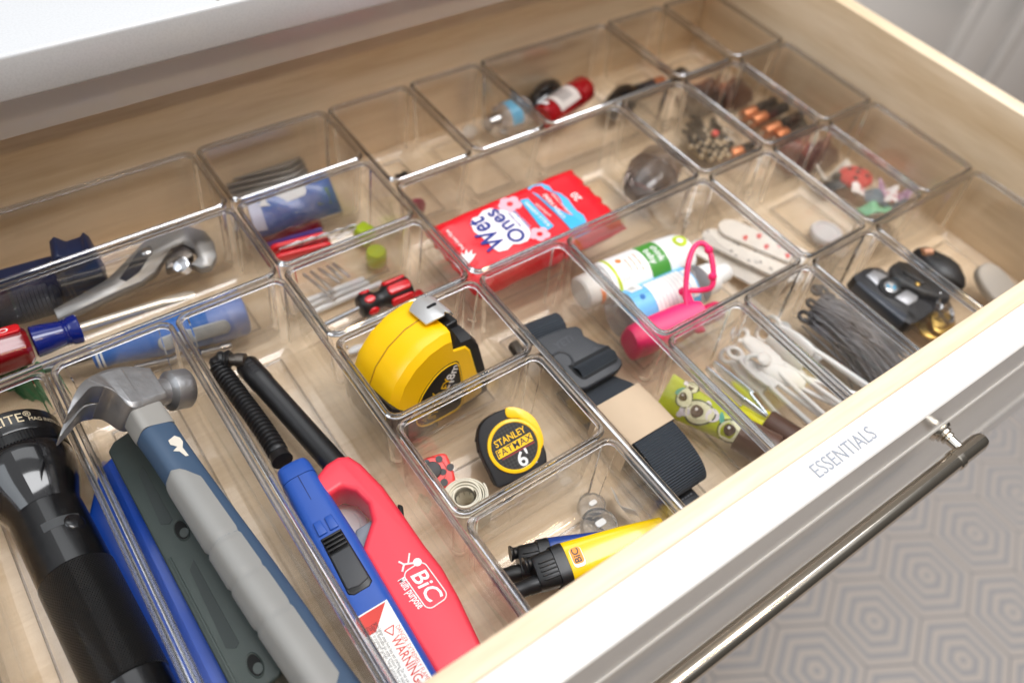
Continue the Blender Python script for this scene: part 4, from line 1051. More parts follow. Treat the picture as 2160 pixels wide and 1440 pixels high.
# clear round caps and white slip of paper in that bin
CLR2 = mat('frosted_clear', (240, 240, 240), rough=0.12, trans=0.9, var=0.0, ior=1.2)
p = P(1248, 1068, FLO + 0.06); q = P(1264, 1110, FLO + 0.06)
for nm, pp, r, lab in (('plastic_dome', p, 0.12, 'small clear plastic dome further back in the front lighter bin'), ('plastic_dome', q, 0.155, 'larger clear plastic dome next to the blue mini lighter')):
    t = thing(nm, lab, 'cap', T(pp.x, pp.y, FLO))
    b = MB(); b.lathe([(0.0, r * 0.9), (0.02, r), (0.09, r), (0.11, r * 0.92), (0.112, r * 0.5), (0.10, r * 0.45), (0.10, 0.0)], 28, RY(-90)); obj('cap', b, CLR2, t)
    b = MB(); b.prism(rrect(r * 0.6, r * 0.35, 0.02), 0.112, 0.13); obj('tab', b, WHITE_PL, t)
b = MB(); e0 = P(1290, 1020, -0.55); e1 = P(1330, 1100, -0.78)
b.grid(lambda u, v: (e0.x + 0.10 * u - 0.05 * math.sin(3 * v) + (e1.x - e0.x) * v, e0.y + (e1.y - e0.y) * v, -0.60 - 0.20 * u + 0.02 * math.sin(8 * v)), 4, 14)
tag(obj('paper_slip', b, WHITE_PL, None, None, solid=0.004), 'thin curled white paper slip along the right wall of the lighter bin', 'paper')

# ------------------------------------------------------------------ strap with buckle and kraft paper band
WEB = mat('navy_webbing', (50, 57, 66), rough=0.75, var=0.12, vscale=300)
_nt = WEB.node_tree; _wv = _nt.nodes.new('ShaderNodeTexWave'); _wv.wave_type = 'BANDS'; _wv.bands_direction = 'X'; _wv.inputs['Scale'].default_value = 7.5
_uv = _nt.nodes.new('ShaderNodeUVMap'); _nt.links.new(_uv.outputs[0], _wv.inputs['Vector'])
_bp = _nt.nodes.new('ShaderNodeBump'); _bp.inputs['Strength'].default_value = 0.9; _bp.inputs['Distance'].default_value = 0.0012
_nt.links.new(_wv.outputs['Fac'], _bp.inputs['Height']); _nt.links.new(_bp.outputs['Normal'], bsdf(WEB).inputs['Normal'])
BUCK = mat('charcoal_buckle', (50, 52, 57), rough=0.5, var=0.05, bump=0.12, bscale=900)
stM = T(0.5, -1.3, FLO)
stp = thing('luggage_strap', 'rolled dark navy luggage strap with a plastic buckle and kraft paper band', 'strap', stM)
sI = stM.inverted()
x0s, x1s = 0.30, 0.735
def ribbon(name, prof, x0=x0s, x1=x1s, th=0.026, skew=0.0, m=WEB, steps=6):
    """band whose centre line runs in the (y, z) plane, ribbed across its length"""
    pr = bez([(0, y, zz) for y, zz in prof], steps)
    b = MB(); n = len(pr); acc = 0; accs = [0]
    for a_, c_ in zip(pr, pr[1:]): acc += (c_ - a_).length; accs.append(acc)
    for side in (0, 1):
        vs = []; uv = []; fs = []
        for i, p in enumerate(pr):
            t = (pr[min(i + 1, n - 1)] - pr[max(i - 1, 0)]).normalized(); nn = Vector((0, -t.z, t.y))
            for j in range(7):
                u = j / 6
                q = p + nn * (th / 2 if side else -th / 2)
                vs.append((x0 + (x1 - x0) * u + skew * accs[i], q.y, q.z)); uv.append((accs[i] * 14.0 / 9.0 if False else accs[i] * 1.9, u))
        for i in range(n - 1):
            for j in range(6):
                f = (i * 7 + j, i * 7 + j + 1, (i + 1) * 7 + j + 1, (i + 1) * 7 + j)
                fs.append(f if side else f[::-1])
        b.add(vs, fs, sI, uv)
    # edges
    for xx in (x0, x1):
        vs = []; uv = []
        for i, p in enumerate(pr):
            t = (pr[min(i + 1, n - 1)] - pr[max(i - 1, 0)]).normalized(); nn = Vector((0, -t.z, t.y))
            for s in (-1, 1):
                q = p + nn * th / 2 * s; vs.append((xx + skew * accs[i], q.y, q.z)); uv.append((accs[i] * 1.9, s))
        fs = [(2 * i, 2 * i + 1, 2 * i + 3, 2 * i + 2) for i in range(n - 1)]
        b.add(vs, fs, sI, uv)
    return obj(name, b, m, stp)
# outer wrap: comes from under the buckle, over the top, round the front end and back beneath
ribbon('webbing', [(-0.60, -0.70), (-0.95, -0.64), (-1.25, -0.56), (-1.45, -0.44), (-1.6, -0.40), (-1.9, -0.385), (-2.15, -0.40), (-2.36, -0.47), (-2.45, -0.58), (-2.40, -0.70), (-2.25, -0.76), (-1.8, -0.79), (-1.0, -0.80)])
ribbon('webbing', [(-1.0, -0.66), (-1.5, -0.56), (-1.9, -0.52), (-2.15, -0.52), (-2.31, -0.57), (-2.33, -0.66), (-2.2, -0.71), (-1.6, -0.74)], x0s + 0.015, x1s - 0.015)
ribbon('webbing', [(-1.2, -0.69), (-1.9, -0.62), (-2.15, -0.60), (-2.21, -0.645), (-2.1, -0.67), (-1.5, -0.70)], x0s + 0.01, x1s - 0.01)
KRAFT = mat('kraft_paper', (196, 174, 148), rough=0.75, var=0.04, vscale=120, bump=0.08, bscale=350)
def band():
    pr = [(-1.50, -0.385), (-1.62, -0.372), (-1.76, -0.364), (-1.92, -0.362), (-1.96, -0.362)]
    rings = []
    for y, zz in pr:
        rings.append([(x0s - 0.03, y, -0.80), (x0s - 0.03, y, zz - 0.02), (x0s - 0.01, y, zz), (x1s + 0.01, y, zz), (x1s + 0.03, y, zz - 0.02), (x1s + 0.03, y, -0.80)])
    b = MB(); b.loft(rings, sI, caps=False, closed=False); return obj('paper_band', b, KRAFT, stp, angle=50, solid=0.006)
band()
# tail end with a stitched hem
b = MB(); b.box(0.50, -2.46, -0.79, 0.36, 0.20, 0.045, sI @ T(0, 0, 0)); obj('strap_end', b, mat('strap_end_black', (34, 36, 42), rough=0.45, var=0.1), stp, bevel=0.015)
b = MB(); 
for k in range(9): b.box(0.37 + 0.032 * k, -2.46, -0.765, 0.020, 0.012, 0.006, sI)
o = obj('stitches', b, mat('grey_thread', (130, 132, 138), rough=0.8), stp); o['kind'] = 'stuff'
# buckle: outline traced on its own tilted top plane
bo = P(1215, 735, -0.36); bn = Vector((0.02, -0.13, 1)); bpl = Plane(bo, bn); bMx = frame_z(bo, bn, (1, 0, 0)); bMi = bMx.inverted()
def bk(px, py):
    q = bMi @ bpl.hit(px, py); return (q.x, q.y)
BK = sI @ bMx
b = MB(); b.prism([bk(*q) for q in ((1130, 714), (1150, 704), (1190, 690), (1215, 686), (1228, 692), (1232, 706), (1262, 722), (1280, 726), (1292, 735), (1312, 758), (1314, 768), (1305, 780), (1240, 817), (1228, 820), (1212, 812), (1196, 790), (1186, 775), (1165, 752))], -0.10, 0.0, BK); obj('buckle', b, BUCK, stp, bevel=0.022, seg=3, angle=45); bkl = stp.children[-1]
b = MB(); b.prism([bk(*q) for q in ((1198, 772), (1282, 728), (1289, 735), (1303, 757), (1300, 764), (1236, 800), (1228, 800), (1214, 790))], -0.02, 0.004, BK); obj('buckle_slot', b, mat('slot_black', (14, 16, 20), rough=0.8), bkl)
w0 = [bk(*q) for q in ((1207, 775), (1283, 735), (1303, 755), (1230, 797))]
def bar_strap(w, lift, name):
    a_, c_, d__, e_ = [Vector((x, y, 0)) for x, y in w]
    b = MB(); vs = []; uv = []; N = 10
    for i in range(N + 1):
        t = i / N; h = lift * math.sin(math.pi * t)
        for j in range(7):
            u = j / 6; p0_ = a_.lerp(e_, t); p1_ = c_.lerp(d__, t); q = p0_.lerp(p1_, u); vs.append((q.x, q.y, h)); uv.append((t * 0.5, u))
    fs = [(i * 7 + j, i * 7 + j + 1, (i + 1) * 7 + j + 1, (i + 1) * 7 + j) for i in range(N) for j in range(6)]
    b.add(vs, fs, BK, uv); return obj(name, b, WEB, bkl if name == 'slot_webbing' else stp)
bar_strap(w0, 0.045, 'slot_webbing')
ea = Vector(bk(1108, 702) + (-0.06,)); eb = Vector(bk(1186, 672) + (-0.06,))
b = MB(); b.lathe([(0.0, 0.05), (0.0, 0.088), (0.01, 0.095), ((eb - ea).length - 0.01, 0.095), ((eb - ea).length, 0.088), ((eb - ea).length, 0.05)], 32, BK @ frame(ea, eb - ea, (0, 0, 1)), True, 1.15, 0.8)
for i_ in list(b.uv): b.uv[i_] = (b.uv[i_][0] * 1.3, b.uv[i_][1])
obj('end_webbing', b, WEB, stp)
b = MB(); q = bk(1096, 722); b.box(q[0], q[1], -0.12, 0.10, 0.16, 0.10, BK); obj('side_release', b, BLACK_PL, stp, bevel=0.025)
b = MB(); q = bk(1182, 756); b.tube([(q[0] + 0.095 * math.cos(R(a)), q[1] - 0.03 + 0.095 * math.sin(R(a)), 0.001) for a in range(-60, 130, 10)], 0.012, 8, BK); obj('buckle_ring', b, BUCK, bkl)
tq = bk(1190, 722); text('YETI', 0.105, mat('moulded_letters', (64, 66, 72), rough=0.45), bkl, BK @ T(tq[0], tq[1], 0.0015) @ RZ(2), bold=0.0008)

# ------------------------------------------------------------------ red packet of wet wipes
PK = mat('wipes_red', (226, 24, 40), rough=0.26, coat=0.3, var=0.05, vscale=30, bump=0.18, bscale=28)
wz = -0.14
wo_ = P(1090, 465, wz)
wn = Vector((0.02, -0.10, 1)).normalized()
wplane = Plane(wo_, wn)
c_bl, c_br, c_tr, c_tl = wplane.hit(1040, 588), wplane.hit(1330, 452), wplane.hit(1208, 352), wplane.hit(898, 462)
wM_ = frame_z(wo_, wn, c_br - c_bl); wI = wM_.inverted()
wip = thing('wipes_packet', 'shiny red soft packet of wet wipes with a blue resealable flap', 'wipes packet', wM_)
def wq(px, py):
    q = wI @ wplane.hit(px, py); return (q.x, q.y)
qs = [wI @ v for v in (c_bl, c_br, c_tr, c_tl)]
xw0 = (qs[0].x + qs[3].x) / 2 - 0.10; xw1 = (qs[1].x + qs[2].x) / 2; yw0 = (qs[0].y + qs[1].y) / 2 - 0.06; yw1 = (qs[2].y + qs[3].y) / 2
def pillow(u, v, side):
    x = xw0 + (xw1 - xw0) * u; y = yw0 + (yw1 - yw0) * v
    e = max(0, min(1, min(u, 1 - u) / 0.12)); f = max(0, min(1, min(v, 1 - v) / 0.14))
    h = (1 - (1 - e) ** 2) ** 0.6 * (1 - (1 - f) ** 2) ** 0.5
    wr_ = 0.010 * math.sin(17 * u + 6 * v) * math.sin(11 * v - 3 * u) + 0.022 * math.sin(38 * v + 9 * u) * (1 - e) + 0.012 * math.sin(61 * v - 14 * u) * (1 - e) + 0.008 * math.sin(33 * u) * (1 - f)
    base = -0.13
    return (x, y, base + (0.13 * h if side else -0.15 * h) + wr_ * (1 if side else 0.4) * (0.3 + 0.7 * (1 - h)))
b = MB(); b.grid(lambda u, v: pillow(u, v, 1), 70, 40); b.grid(lambda u, v: pillow(u, v, 0), 40, 24); obj('pouch', b, PK, wip, angle=80)
pz = lambda x, y: pillow((x - xw0) / (xw1 - xw0), (y - yw0) / (yw1 - yw0), 1)[2] + 0.006
def wprint(name, pts_px, m, lift=0.0, par=wip):
    pts = [wq(*q) for q in pts_px]
    b = MB(); b.add([(x, y, pz(x, y) + lift) for x, y in pts], [tuple(range(len(pts)))]); return obj(name, b, m, par, smooth=False)
SKY = mat('sky_blue_print', (66, 178, 226), rough=0.3, var=0.03); NAVYP = mat('navy_print', (24, 44, 132), rough=0.4)
PINK = mat('pale_pink_print', (250, 176, 190), rough=0.4, var=0.04); PALE = mat('white_glow_print', (246, 236, 240), rough=0.4, var=0.02)
fl_px = [(1112, 396), (1125, 388), (1143, 387), (1158, 394), (1166, 405), (1182, 410), (1198, 422), (1208, 436), (1216, 446), (1230, 455), (1237, 468), (1236, 476), (1205, 487), (1194, 474), (1170, 450), (1140, 422)]
wprint('reseal_flap', fl_px, SKY, 0.004)
WHT = WHITE_INK
def wtext(body, px0, px1, size, m, bold=0.0, sx=None, lift=0.009):
    a_ = Vector(wq(*px0) + (0,)); c_ = Vector(wq(*px1) + (0,)); mid = (a_ + c_) / 2; mid.z = pz(mid.x, mid.y) + lift
    M = frame_z(mid, (0, 0, 1), c_ - a_)
    t = text(body, size, m, wip, M, bold=bold * 1.5)
    w = (max(v.co.x for v in t.data.vertices) - min(v.co.x for v in t.data.vertices)) / U
    k = (c_ - a_).length / w
    for v in t.data.vertices: v.co.x *= k
    return t
# white halo, flowers, words that read up the packet
wprint('halo', [(992, 474), (996, 462), (1008, 458), (1018, 446), (1034, 440), (1052, 443), (1070, 444), (1088, 452), (1102, 466), (1116, 482), (1120, 498), (1112, 510), (1096, 516), (1082, 516), (1070, 528), (1052, 532), (1038, 524), (1028, 510), (1014, 500), (1000, 490)], PALE, 0.002)
for cx_, cy__, s in ((1075, 432, 1.0), (1138, 495, 0.9)):
    for k in range(5):
        a = R(72 * k + 10); 
        pts = [(cx_ + s * (15 * math.cos(a) + 11 * math.cos(R(t))), cy__ + s * (9 * math.sin(a) + 8 * math.sin(R(t)))) for t in range(0, 360, 30)]
        wprint('petal', pts, PINK, 0.003 + 0.0004 * k)
    wprint('flower_centre', [(cx_ + 7 * math.cos(R(t)), cy__ + 5 * math.sin(R(t))) for t in range(0, 360, 40)], RED_PL, 0.006)
wtext('Wet', (1052, 524), (1000, 464), 0.31, NAVYP, bold=0.0036)
wtext('Ones', (1102, 508), (1032, 448), 0.25, NAVYP, bold=0.0030)
wprint('claim_ribbon', [(1096, 424), (1113, 420), (1168, 478), (1156, 486), (1140, 480)], SKY, 0.004)
wtext('KILLS GERMS', (1158, 478), (1108, 428), 0.055, WHT, bold=0.0005, lift=0.008)
wtext('antibacterial', (1160, 458), (1130, 432), 0.05, WHT)
wtext('TROPICAL SPLASH', (1118, 482), (1082, 446), 0.05, SKY, bold=0.0003)
wtext('hand wipes', (1098, 480), (1072, 452), 0.05, NAVYP)
wtext('OPEN HERE', (1190, 462), (1148, 412), 0.065, WHT, bold=0.0006, lift=0.011)
wtext('press to reseal', (1202, 455), (1164, 412), 0.05, WHT, lift=0.011)
wtext('20', (1222, 424), (1208, 410), 0.12, WHT, bold=0.0012)
wtext('Fresh Scent Wipes', (978, 526), (942, 486), 0.055, WHT, bold=0.0004)
hand = [(975, 545), (973, 530), (980, 536), (983, 526), (988, 535), (995, 528), (996, 538), (1004, 536), (998, 546), (990, 554), (980, 552)]
wprint('hand_print', hand, WHT, 0.004)
# ------------------------------------------------------------------ bottles
def bottle_frame(pa, pb, z): 
    a_ = P(*pa, z); c_ = P(*pb, z); return frame(a_, c_ - a_, (0, 0, 1)), (c_ - a_).length
def patch(mb_, r, x0, x1, a0, a1, off=0.003, nx=4, na=10, sy=1.0):
    """label patch on a bottle lying along local x (angles from the top, towards +y)"""
    mb_.grid(lambda u, v: (x0 + (x1 - x0) * u, sy * (r + off) * math.sin(R(a0 + (a1 - a0) * v)), (r + off) * math.cos(R(a0 + (a1 - a0) * v))), nx, na)
def cyl(r, x0, a0, flip=False):
    return lambda x, y, z: (x0 + x, (r) * math.sin(a0 + y / r), (r) * math.cos(a0 + y / r))
WBOT = mat('white_bottle', (240, 240, 238), rough=0.30, var=0.01, coat=0.2)
wbM, wl_ = bottle_frame((1226, 618), (1446, 530), -0.47)
wb = thing('white_bottle', 'white sunscreen bottle with green label lying on its side', 'bottle', wbM)
b = MB(); b.lathe([(0.245, 0.20), (0.26, 0.225), (0.30, 0.235), (wl_ - 0.28, 0.235), (wl_ - 0.10, 0.225), (wl_ - 0.02, 0.19), (wl_, 0.13), (wl_, 0.0)], 40, None, True, 1.0, 0.86); obj('bottle', b, WBOT, wb)
b = MB(); b.lathe([(-0.02, 0.0), (-0.018, 0.15), (0.0, 0.172), (0.16, 0.178), (0.245, 0.178)], 36, None, True, 1.0, 0.9); obj('cap', b, WHITE_PL, wb)
ORG = mat('orange_print', (240, 130, 66), rough=0.4); GRNP = mat('leaf_green_print', (74, 148, 58), rough=0.35, var=0.03); LIME = mat('lime_print', (186, 204, 30), rough=0.35, var=0.03)
S86 = Matrix.Diagonal((1, 1, 0.86, 1))
def lab(name, r, x0, x1, a0, a1, m, par, off=0.003, MM=S86):
    q = MB(); q.grid(lambda u, v: MM @ Vector((x0 + (x1 - x0) * u, (r + off) * math.sin(R(a0 + (a1 - a0) * v)), (r + off) * math.cos(R(a0 + (a1 - a0) * v)))), 4, 14); return obj(name, q, m, par)
lab('orange_band', 0.178, 0.12, 0.17, -130, 40, ORG, wb)
lab('lime_band', 0.2345, 0.30, 0.335, -110, 110, LIME, wb)
lab('green_label', 0.2345, 0.70, 0.93, -75, 45, GRNP, wb); gl_ = wb.children[-1]
def ring_patch(name, r, x0, a0, rr_, m, par, MM=S86):
    q = MB(); pts = []
    for k in range(20):
        t = 2 * math.pi * k / 20; pts.append(MM @ Vector((x0 + rr_ * math.cos(t), (r + 0.004) * math.sin(R(a0) + rr_ * math.sin(t) / r), (r + 0.004) * math.cos(R(a0) + rr_ * math.sin(t) / r))))
    q.add(pts, [tuple(range(20))]); return obj(name, q, m, par, smooth=False)
ring_patch('lime_circle', 0.2345, 1.17, 2, 0.075, LIME, wb)
ring_patch('lime_circle_centre', 0.236, 1.17, 2, 0.035, WHITE_INK, wb)
def cwrap(r, x0, a0, MM=S86):
    # letters run round the bottle (towards -y), tops towards the bottle's end
    return lambda x, y, z: MM @ Vector((x0 + y, r * math.sin(R(a0) - x / r), r * math.cos(R(a0) - x / r)))
text('think', 0.10, WHITE_INK, gl_, None, wrap=cwrap(0.2400, 0.86, -6), bold=0.0014, sx=1.0)
text('baby', 0.10, WHITE_INK, gl_, None, wrap=cwrap(0.2400, 0.765, -8), bold=0.0014, sx=1.0)
for k, w_ in enumerate(('safe for sensitive skin', 'mineral sunscreen', 'broad spectrum')):
    text(w_, 0.042, ORG, wb, None, wrap=cwrap(0.2385, 0.62 - 0.06 * k, -8), sx=0.62, bold=0.0003)
ring_patch('orange_spot', 0.2345, 0.43, 12, 0.032, ORG, wb)
for k in range(3):
    text('SPF lotion 3 fl oz', 0.032, mat('grey_print', (140, 140, 146), rough=0.5), wb, None, wrap=cwrap(0.2385, 0.44 - 0.035 * k, -28), sx=0.6)

# clear bottle with blue label and white cap
sbM, bl_ = bottle_frame((1300, 672), (1478, 596), -0.55)
sb = thing('sanitizer_bottle', 'clear hand gel bottle with blue and white label and white spout cap', 'bottle', sbM)
CLB = mat('clear_bottle', (222, 222, 228), rough=0.12, trans=0.85, var=0.0, ior=1.25)
b = MB(); b.lathe([(0.0, 0.0), (0.0, 0.16), (0.02, 0.215), (0.06, 0.228), (bl_ - 0.16, 0.228), (bl_ - 0.04, 0.20), (bl_ + 0.02, 0.12), (bl_ + 0.02, 0.0)], 40); obj('bottle', b, CLB, sb)
b = MB(); b.lathe([(bl_ - 0.01, 0.14), (bl_, 0.165), (bl_ + 0.14, 0.16), (bl_ + 0.18, 0.11), (bl_ + 0.34, 0.095), (bl_ + 0.36, 0.08), (bl_ + 0.36, 0.0)], 30); obj('cap', b, WHITE_PL, sb)
BLB = mat('label_light_blue', (112, 186, 232), rough=0.4, var=0.02)
I4 = Matrix.Identity(4)
lab('blue_label', 0.228, 0.12, bl_ - 0.20, -120, 105, BLB, sb, 0.002, I4); bl = sb.children[-1]
lab('white_panel', 0.2305, 0.34, bl_ - 0.30, -100, 28, STICK, bl, 0.002, I4)
lab('barcode_panel', 0.2305, 0.17, 0.31, 15, 62, STICK, bl, 0.002, I4)
lab('cap_window', 0.2305, bl_ - 0.29, bl_ - 0.22, -60, 20, STICK, bl, 0.002, I4)
q = MB()
for k in range(9):
    a = 22 + 4.1 * k + (k % 3) * 0.5
    q.grid(lambda u, v: (0.19 + 0.075 * u, 0.2338 * math.sin(R(a + (1.0 + (k % 2)) * v)), 0.2338 * math.cos(R(a + (1.0 + (k % 2)) * v))), 1, 1)
o = obj('barcode', q, BLKP, bl); o['kind'] = 'stuff'
q = MB()
for k in range(11):
    x = 0.375 + 0.048 * k
    if x > bl_ - 0.33: break
    q.grid(lambda u, v: (x + 0.008 * u, 0.2338 * math.sin(R(-85 + 118 * v)), 0.2338 * math.cos(R(-85 + 118 * v))), 1, 12)
o = obj('label_lines', q, mat('label_grey_lines', (196, 198, 204), rough=0.5), bl); o['kind'] = 'stuff'
ring_patch('blue_drop', 0.230, 0.235, -8, 0.028, mat('mid_blue_print', (40, 110, 180), rough=0.4), bl, I4)

# pink silicone case with its carrying loop, and a small pink bottle end
PINKS = mat('hot_pink_silicone', (246, 40, 110), rough=0.42, var=0.03, sss=0.08)
pM = frame(P(1362, 706, -0.38), P(1470, 662, -0.34) - P(1362, 706, -0.38), (0, -0.3, 1)); pI = pM.inverted()
pk = thing('silicone_holder', 'hot pink silicone bottle holder with a looped strap', 'bottle holder', pM)
pln = (P(1470, 662, -0.34) - P(1362, 706, -0.38)).length
b = MB(); b.loft([[(x, y, zz + 0.13 - h) for _, y, zz in hsec(0, w, h, 3, n=28)] for x, w, h in ((-0.17, 0.10, 0.16), (-0.13, 0.14, 0.21), (0.1, 0.155, 0.22), (pln - 0.2, 0.16, 0.20), (pln - 0.05, 0.14, 0.15), (pln + 0.03, 0.09, 0.10))]); obj('sleeve', b, PINKS, pk)
b = MB(); b.lathe([(pln, 0.07), (pln + 0.03, 0.095), (pln + 0.22, 0.095), (pln + 0.25, 0.08), (pln + 0.25, 0.0)], 24, T(0, -0.04, -0.02)); obj('cap', b, mat('deep_pink', (206, 20, 84), rough=0.3), pk)
lpx = [(1453, 668, -0.28), (1448, 640, -0.22), (1447, 600, -0.12), (1452, 555, 0.0), (1464, 522, 0.06), (1480, 513, 0.08), (1494, 524, 0.06), (1502, 550, 0.0), (1505, 580, -0.08), (1501, 605, -0.16), (1480, 612, -0.22), (1455, 613, -0.24)]
b = MB(); b.tube(bez([pI @ P(*q) for q in lpx], 7), 0.026, 10); obj('loop', b, PINKS, pk); lpo = pk.children[-1]
for q in ((1495, 527, 0.06), (1503, 583, -0.08), (1440, 615, -0.24)):
    b = MB(); b.ball(pI @ P(*q), 0.042, 12, 8); obj('loop_bead', b, PINKS, lpo)
b = MB(); b.tube([pI @ P(*q) for q in ((1444, 612, -0.24), (1462, 660, -0.26), (1478, 700, -0.30))], [0.05, 0.045, 0.05], 10, flat=0.5); obj('tab', b, PINKS, pk)
# paper-like crumpled tissue under the pink holder
# emery boards
EM = mat('cream_card', (232, 226, 218), rough=0.6, var=0.05, vscale=160)
def emery_mat():
    m = mat('printed_nail_file', (234, 228, 220), rough=0.6, var=0.04)
    nt = m.node_tree; bb_ = bsdf(m)
    tc = nt.nodes.new('ShaderNodeTexCoord'); vo = nt.nodes.new('ShaderNodeTexVoronoi'); vo.inputs['Scale'].default_value = 150
    nt.links.new(tc.outputs['Object'], vo.inputs[0])
    cr = nt.nodes.new('ShaderNodeValToRGB'); e = cr.color_ramp.elements
    e[0].position = 0.18; e[0].color = srgb(96, 92, 96); e[1].position = 0.26; e[1].color = srgb(234, 228, 220)
    nt.links.new(vo.outputs['Distance'], cr.inputs[0]); nt.links.new(cr.outputs[0], bb_.inputs['Base Color'])
    return m
EM2 = emery_mat(); REDD = mat('red_heart_print', (214, 60, 66), rough=0.5)
specs = [((1500, 500), (1668, 580), -0.66, 'cream nail file with black print at the left of the fan', EM2), ((1535, 480), (1690, 545), -0.62, 'cream nail file with red marks at the right of the fan', EM), ((1478, 520), (1600, 588), -0.74, 'lowest cream nail file of the fan', EM)]
for k, (pa, pb, z, lb, m) in enumerate(specs):
    a_ = P(*pa, z); c_ = P(*pb, z); M = frame(a_, c_ - a_, (0, 0.1, 1)); ln = (c_ - a_).length
    t = thing('nail_file', lb, 'nail file', M)
    b = MB(); b.prism(rrect(ln + 0.2, 0.30, 0.148), -0.01, 0.012, T(ln / 2, 0, 0)); obj('board', b, m, t)
    if k == 1:
        for j in range(6):
            b = MB(); b.prism([(0, 0), (0.03, 0.05), (0.06, 0.03), (0.05, 0.0), (0.06, -0.03), (0.03, -0.05)], 0.0125, 0.014, T(ln - 0.05 - 0.12 * j, 0.06 * (-1) ** j, 0)); obj('red_mark', b, REDD, t)
# white plastic bag with bright folds in the back corner of that bin
FILM = CLEAR
def film(name, label, c, sx_, sy_, h, seed):
    random.seed(seed); ph = [random.uniform(0, 6) for _ in range(6)]
    def f(u, v):
        x = (u - 0.5) * sx_; y = (v - 0.5) * sy_
        e = (1 - (2 * u - 1) ** 2) * (1 - (2 * v - 1) ** 2)
        zz = h * (e ** 0.5 if e > 0 else 0) + 0.045 * math.sin(9 * u + ph[0] + 5 * v) * math.sin(7 * v + ph[1]) + 0.03 * abs(math.sin(13 * (u + v) + ph[2]))
        return (x, y, max(0.0, zz))
    b = MB(); b.grid(f, 44, 34)
    return tag(obj(name, b, FILM, None, T(*c), solid=0.004), label, 'plastic bag')
c = P(1448, 440, FLO + 0.1)
film('plastic_bag', 'shiny clear plastic bag in the back corner of the bottle bin', (c.x, c.y - 0.05, FLO), 0.62, 0.55, 0.30, 5)
# clear egg shaped container in the wipes bin
eo = P(1378, 368, -0.50)
eM = frame(eo, (0.75, 0.35, 0), (0, 0, 1))
eg = thing('clear_container', 'glossy smoky clear rounded container behind the wipes packet', 'container', eM)
SMOKE = mat('smoky_clear', (150, 140, 136), rough=0.04, trans=0.92, var=0.0, coat=0.6, ior=1.35)
b = MB(); b.loft([[(x, y, zz) for _, y, zz in hsec(0, w, h, 2.4, n=32)] for x, w, h in ((-0.46, 0.10, 0.08), (-0.42, 0.22, 0.18), (-0.30, 0.30, 0.25), (0.0, 0.33, 0.29), (0.28, 0.30, 0.25), (0.40, 0.22, 0.18), (0.44, 0.10, 0.08))], Matrix.Diagonal((0.95, 0.85, 0.8, 1))); obj('shell', b, SMOKE, eg)
b = MB(); b.tube([(-0.02, 0.288 * math.cos(R(a)), 0.24 * math.sin(R(a))) for a in range(0, 360, 12)], 0.012, 8, None, closed=True); obj('seam_ring', b, SMOKE, eg)
pm = P(872, 425, -0.5); b = MB(); b.ball((0, 0, 0), 0.14, 14, 10, None, 1.0, 0.6, 1.4)
tag(obj('berry_pouch', b, mat('berry_film', (170, 52, 92), rough=0.3, var=0.15), None, T(pm.x, pm.y, -0.62) @ RX(20)), 'small berry pink pouch at the left end of the wipes bin', 'pouch')

# ------------------------------------------------------------------ trays behind: grey blades, packets, sticks
a_ = P(482, 402, -0.72); c_ = P(652, 362, -0.70); ln = (c_ - a_).length
for k in range(4):
    M = frame(a_ + Vector((0, -0.02 + 0.05 * k, 0.035 * k)), c_ - a_, (0, 0.15, 1))
    b = MB(); b.prism([(0, -0.13), (ln - 0.2, -0.13), (ln - 0.05, -0.05), (ln, 0.06), (ln - 0.02, 0.13), (0, 0.13)], -0.014, 0.014)
    tag(obj('slate_strip', b, mat('grey_slate', (150, 146, 142), rough=0.35, metal=0.4, var=0.1), None, M, bevel=0.006), ('lowest and frontmost grey strip of the stack', 'second lowest grey strip of the stack', 'second highest grey strip of the stack', 'highest and rearmost grey strip of the stack')[k], 'blade', 'stack of grey blades')
z = -0.52
a_ = P(520, 462, z); c_ = P(706, 404, z); ln = (c_ - a_).length
M = frame(a_, c_ - a_, (0.0, -0.75, 1)); pkb = thing('blue_packet', 'blue and white foil packet standing behind the dark red packet', 'packet', M)
PB = mat('packet_blue', (52, 98, 176), rough=0.25, var=0.25, vscale=45, coat=0.3)
def pil(w, h, t, nu=24, nv=16):
    def f(u, v, s):
        e = max(0, (1 - (2 * u - 1) ** 6)) * max(0, (1 - (2 * v - 1) ** 4)); return (w * u, h * (v - 0.5), s * t * e ** 0.5 + 0.012 * math.sin(14 * u + 5 * v) * e)
    b = MB(); b.grid(lambda u, v: f(u, v, 1), nu, nv); b.grid(lambda u, v: f(u, v, -1), nu, nv); return b
obj('pouch', pil(ln, 0.44, 0.09), PB, pkb)
b = MB(); b.prism([(0.15, 0.06), (0.35, 0.02), (0.62, 0.04), (0.70, 0.14), (0.40, 0.18), (0.2, 0.16)], 0.088, 0.094); obj('white_patch', b, WHITE_INK, pkb)
b = MB(); b.prism([(0.02, -0.16), (0.14, -0.18), (0.16, 0.10), (0.04, 0.12)], 0.075, 0.088); obj('white_end', b, mat('pale_lilac', (196, 200, 226), rough=0.4), pkb)
b = MB(); b.prism([(ln - 0.24, -0.10), (ln - 0.1, -0.12), (ln - 0.08, 0.05), (ln - 0.2, 0.06)], 0.07, 0.086); obj('green_patch', b, mat('packet_green', (66, 104, 62), rough=0.4), pkb)
z = -0.66
a_ = P(540, 488, z); c_ = P(672, 452, z); ln = (c_ - a_).length
M = frame(a_, c_ - a_, (0.0, -0.7, 1)); pkr = thing('red_packet', 'dark red packet with a violet edge in front of the blue packet', 'packet', M)
obj('pouch', pil(ln, 0.34, 0.07), mat('packet_maroon', (112, 10, 26), rough=0.25, var=0.1, coat=0.3), pkr)
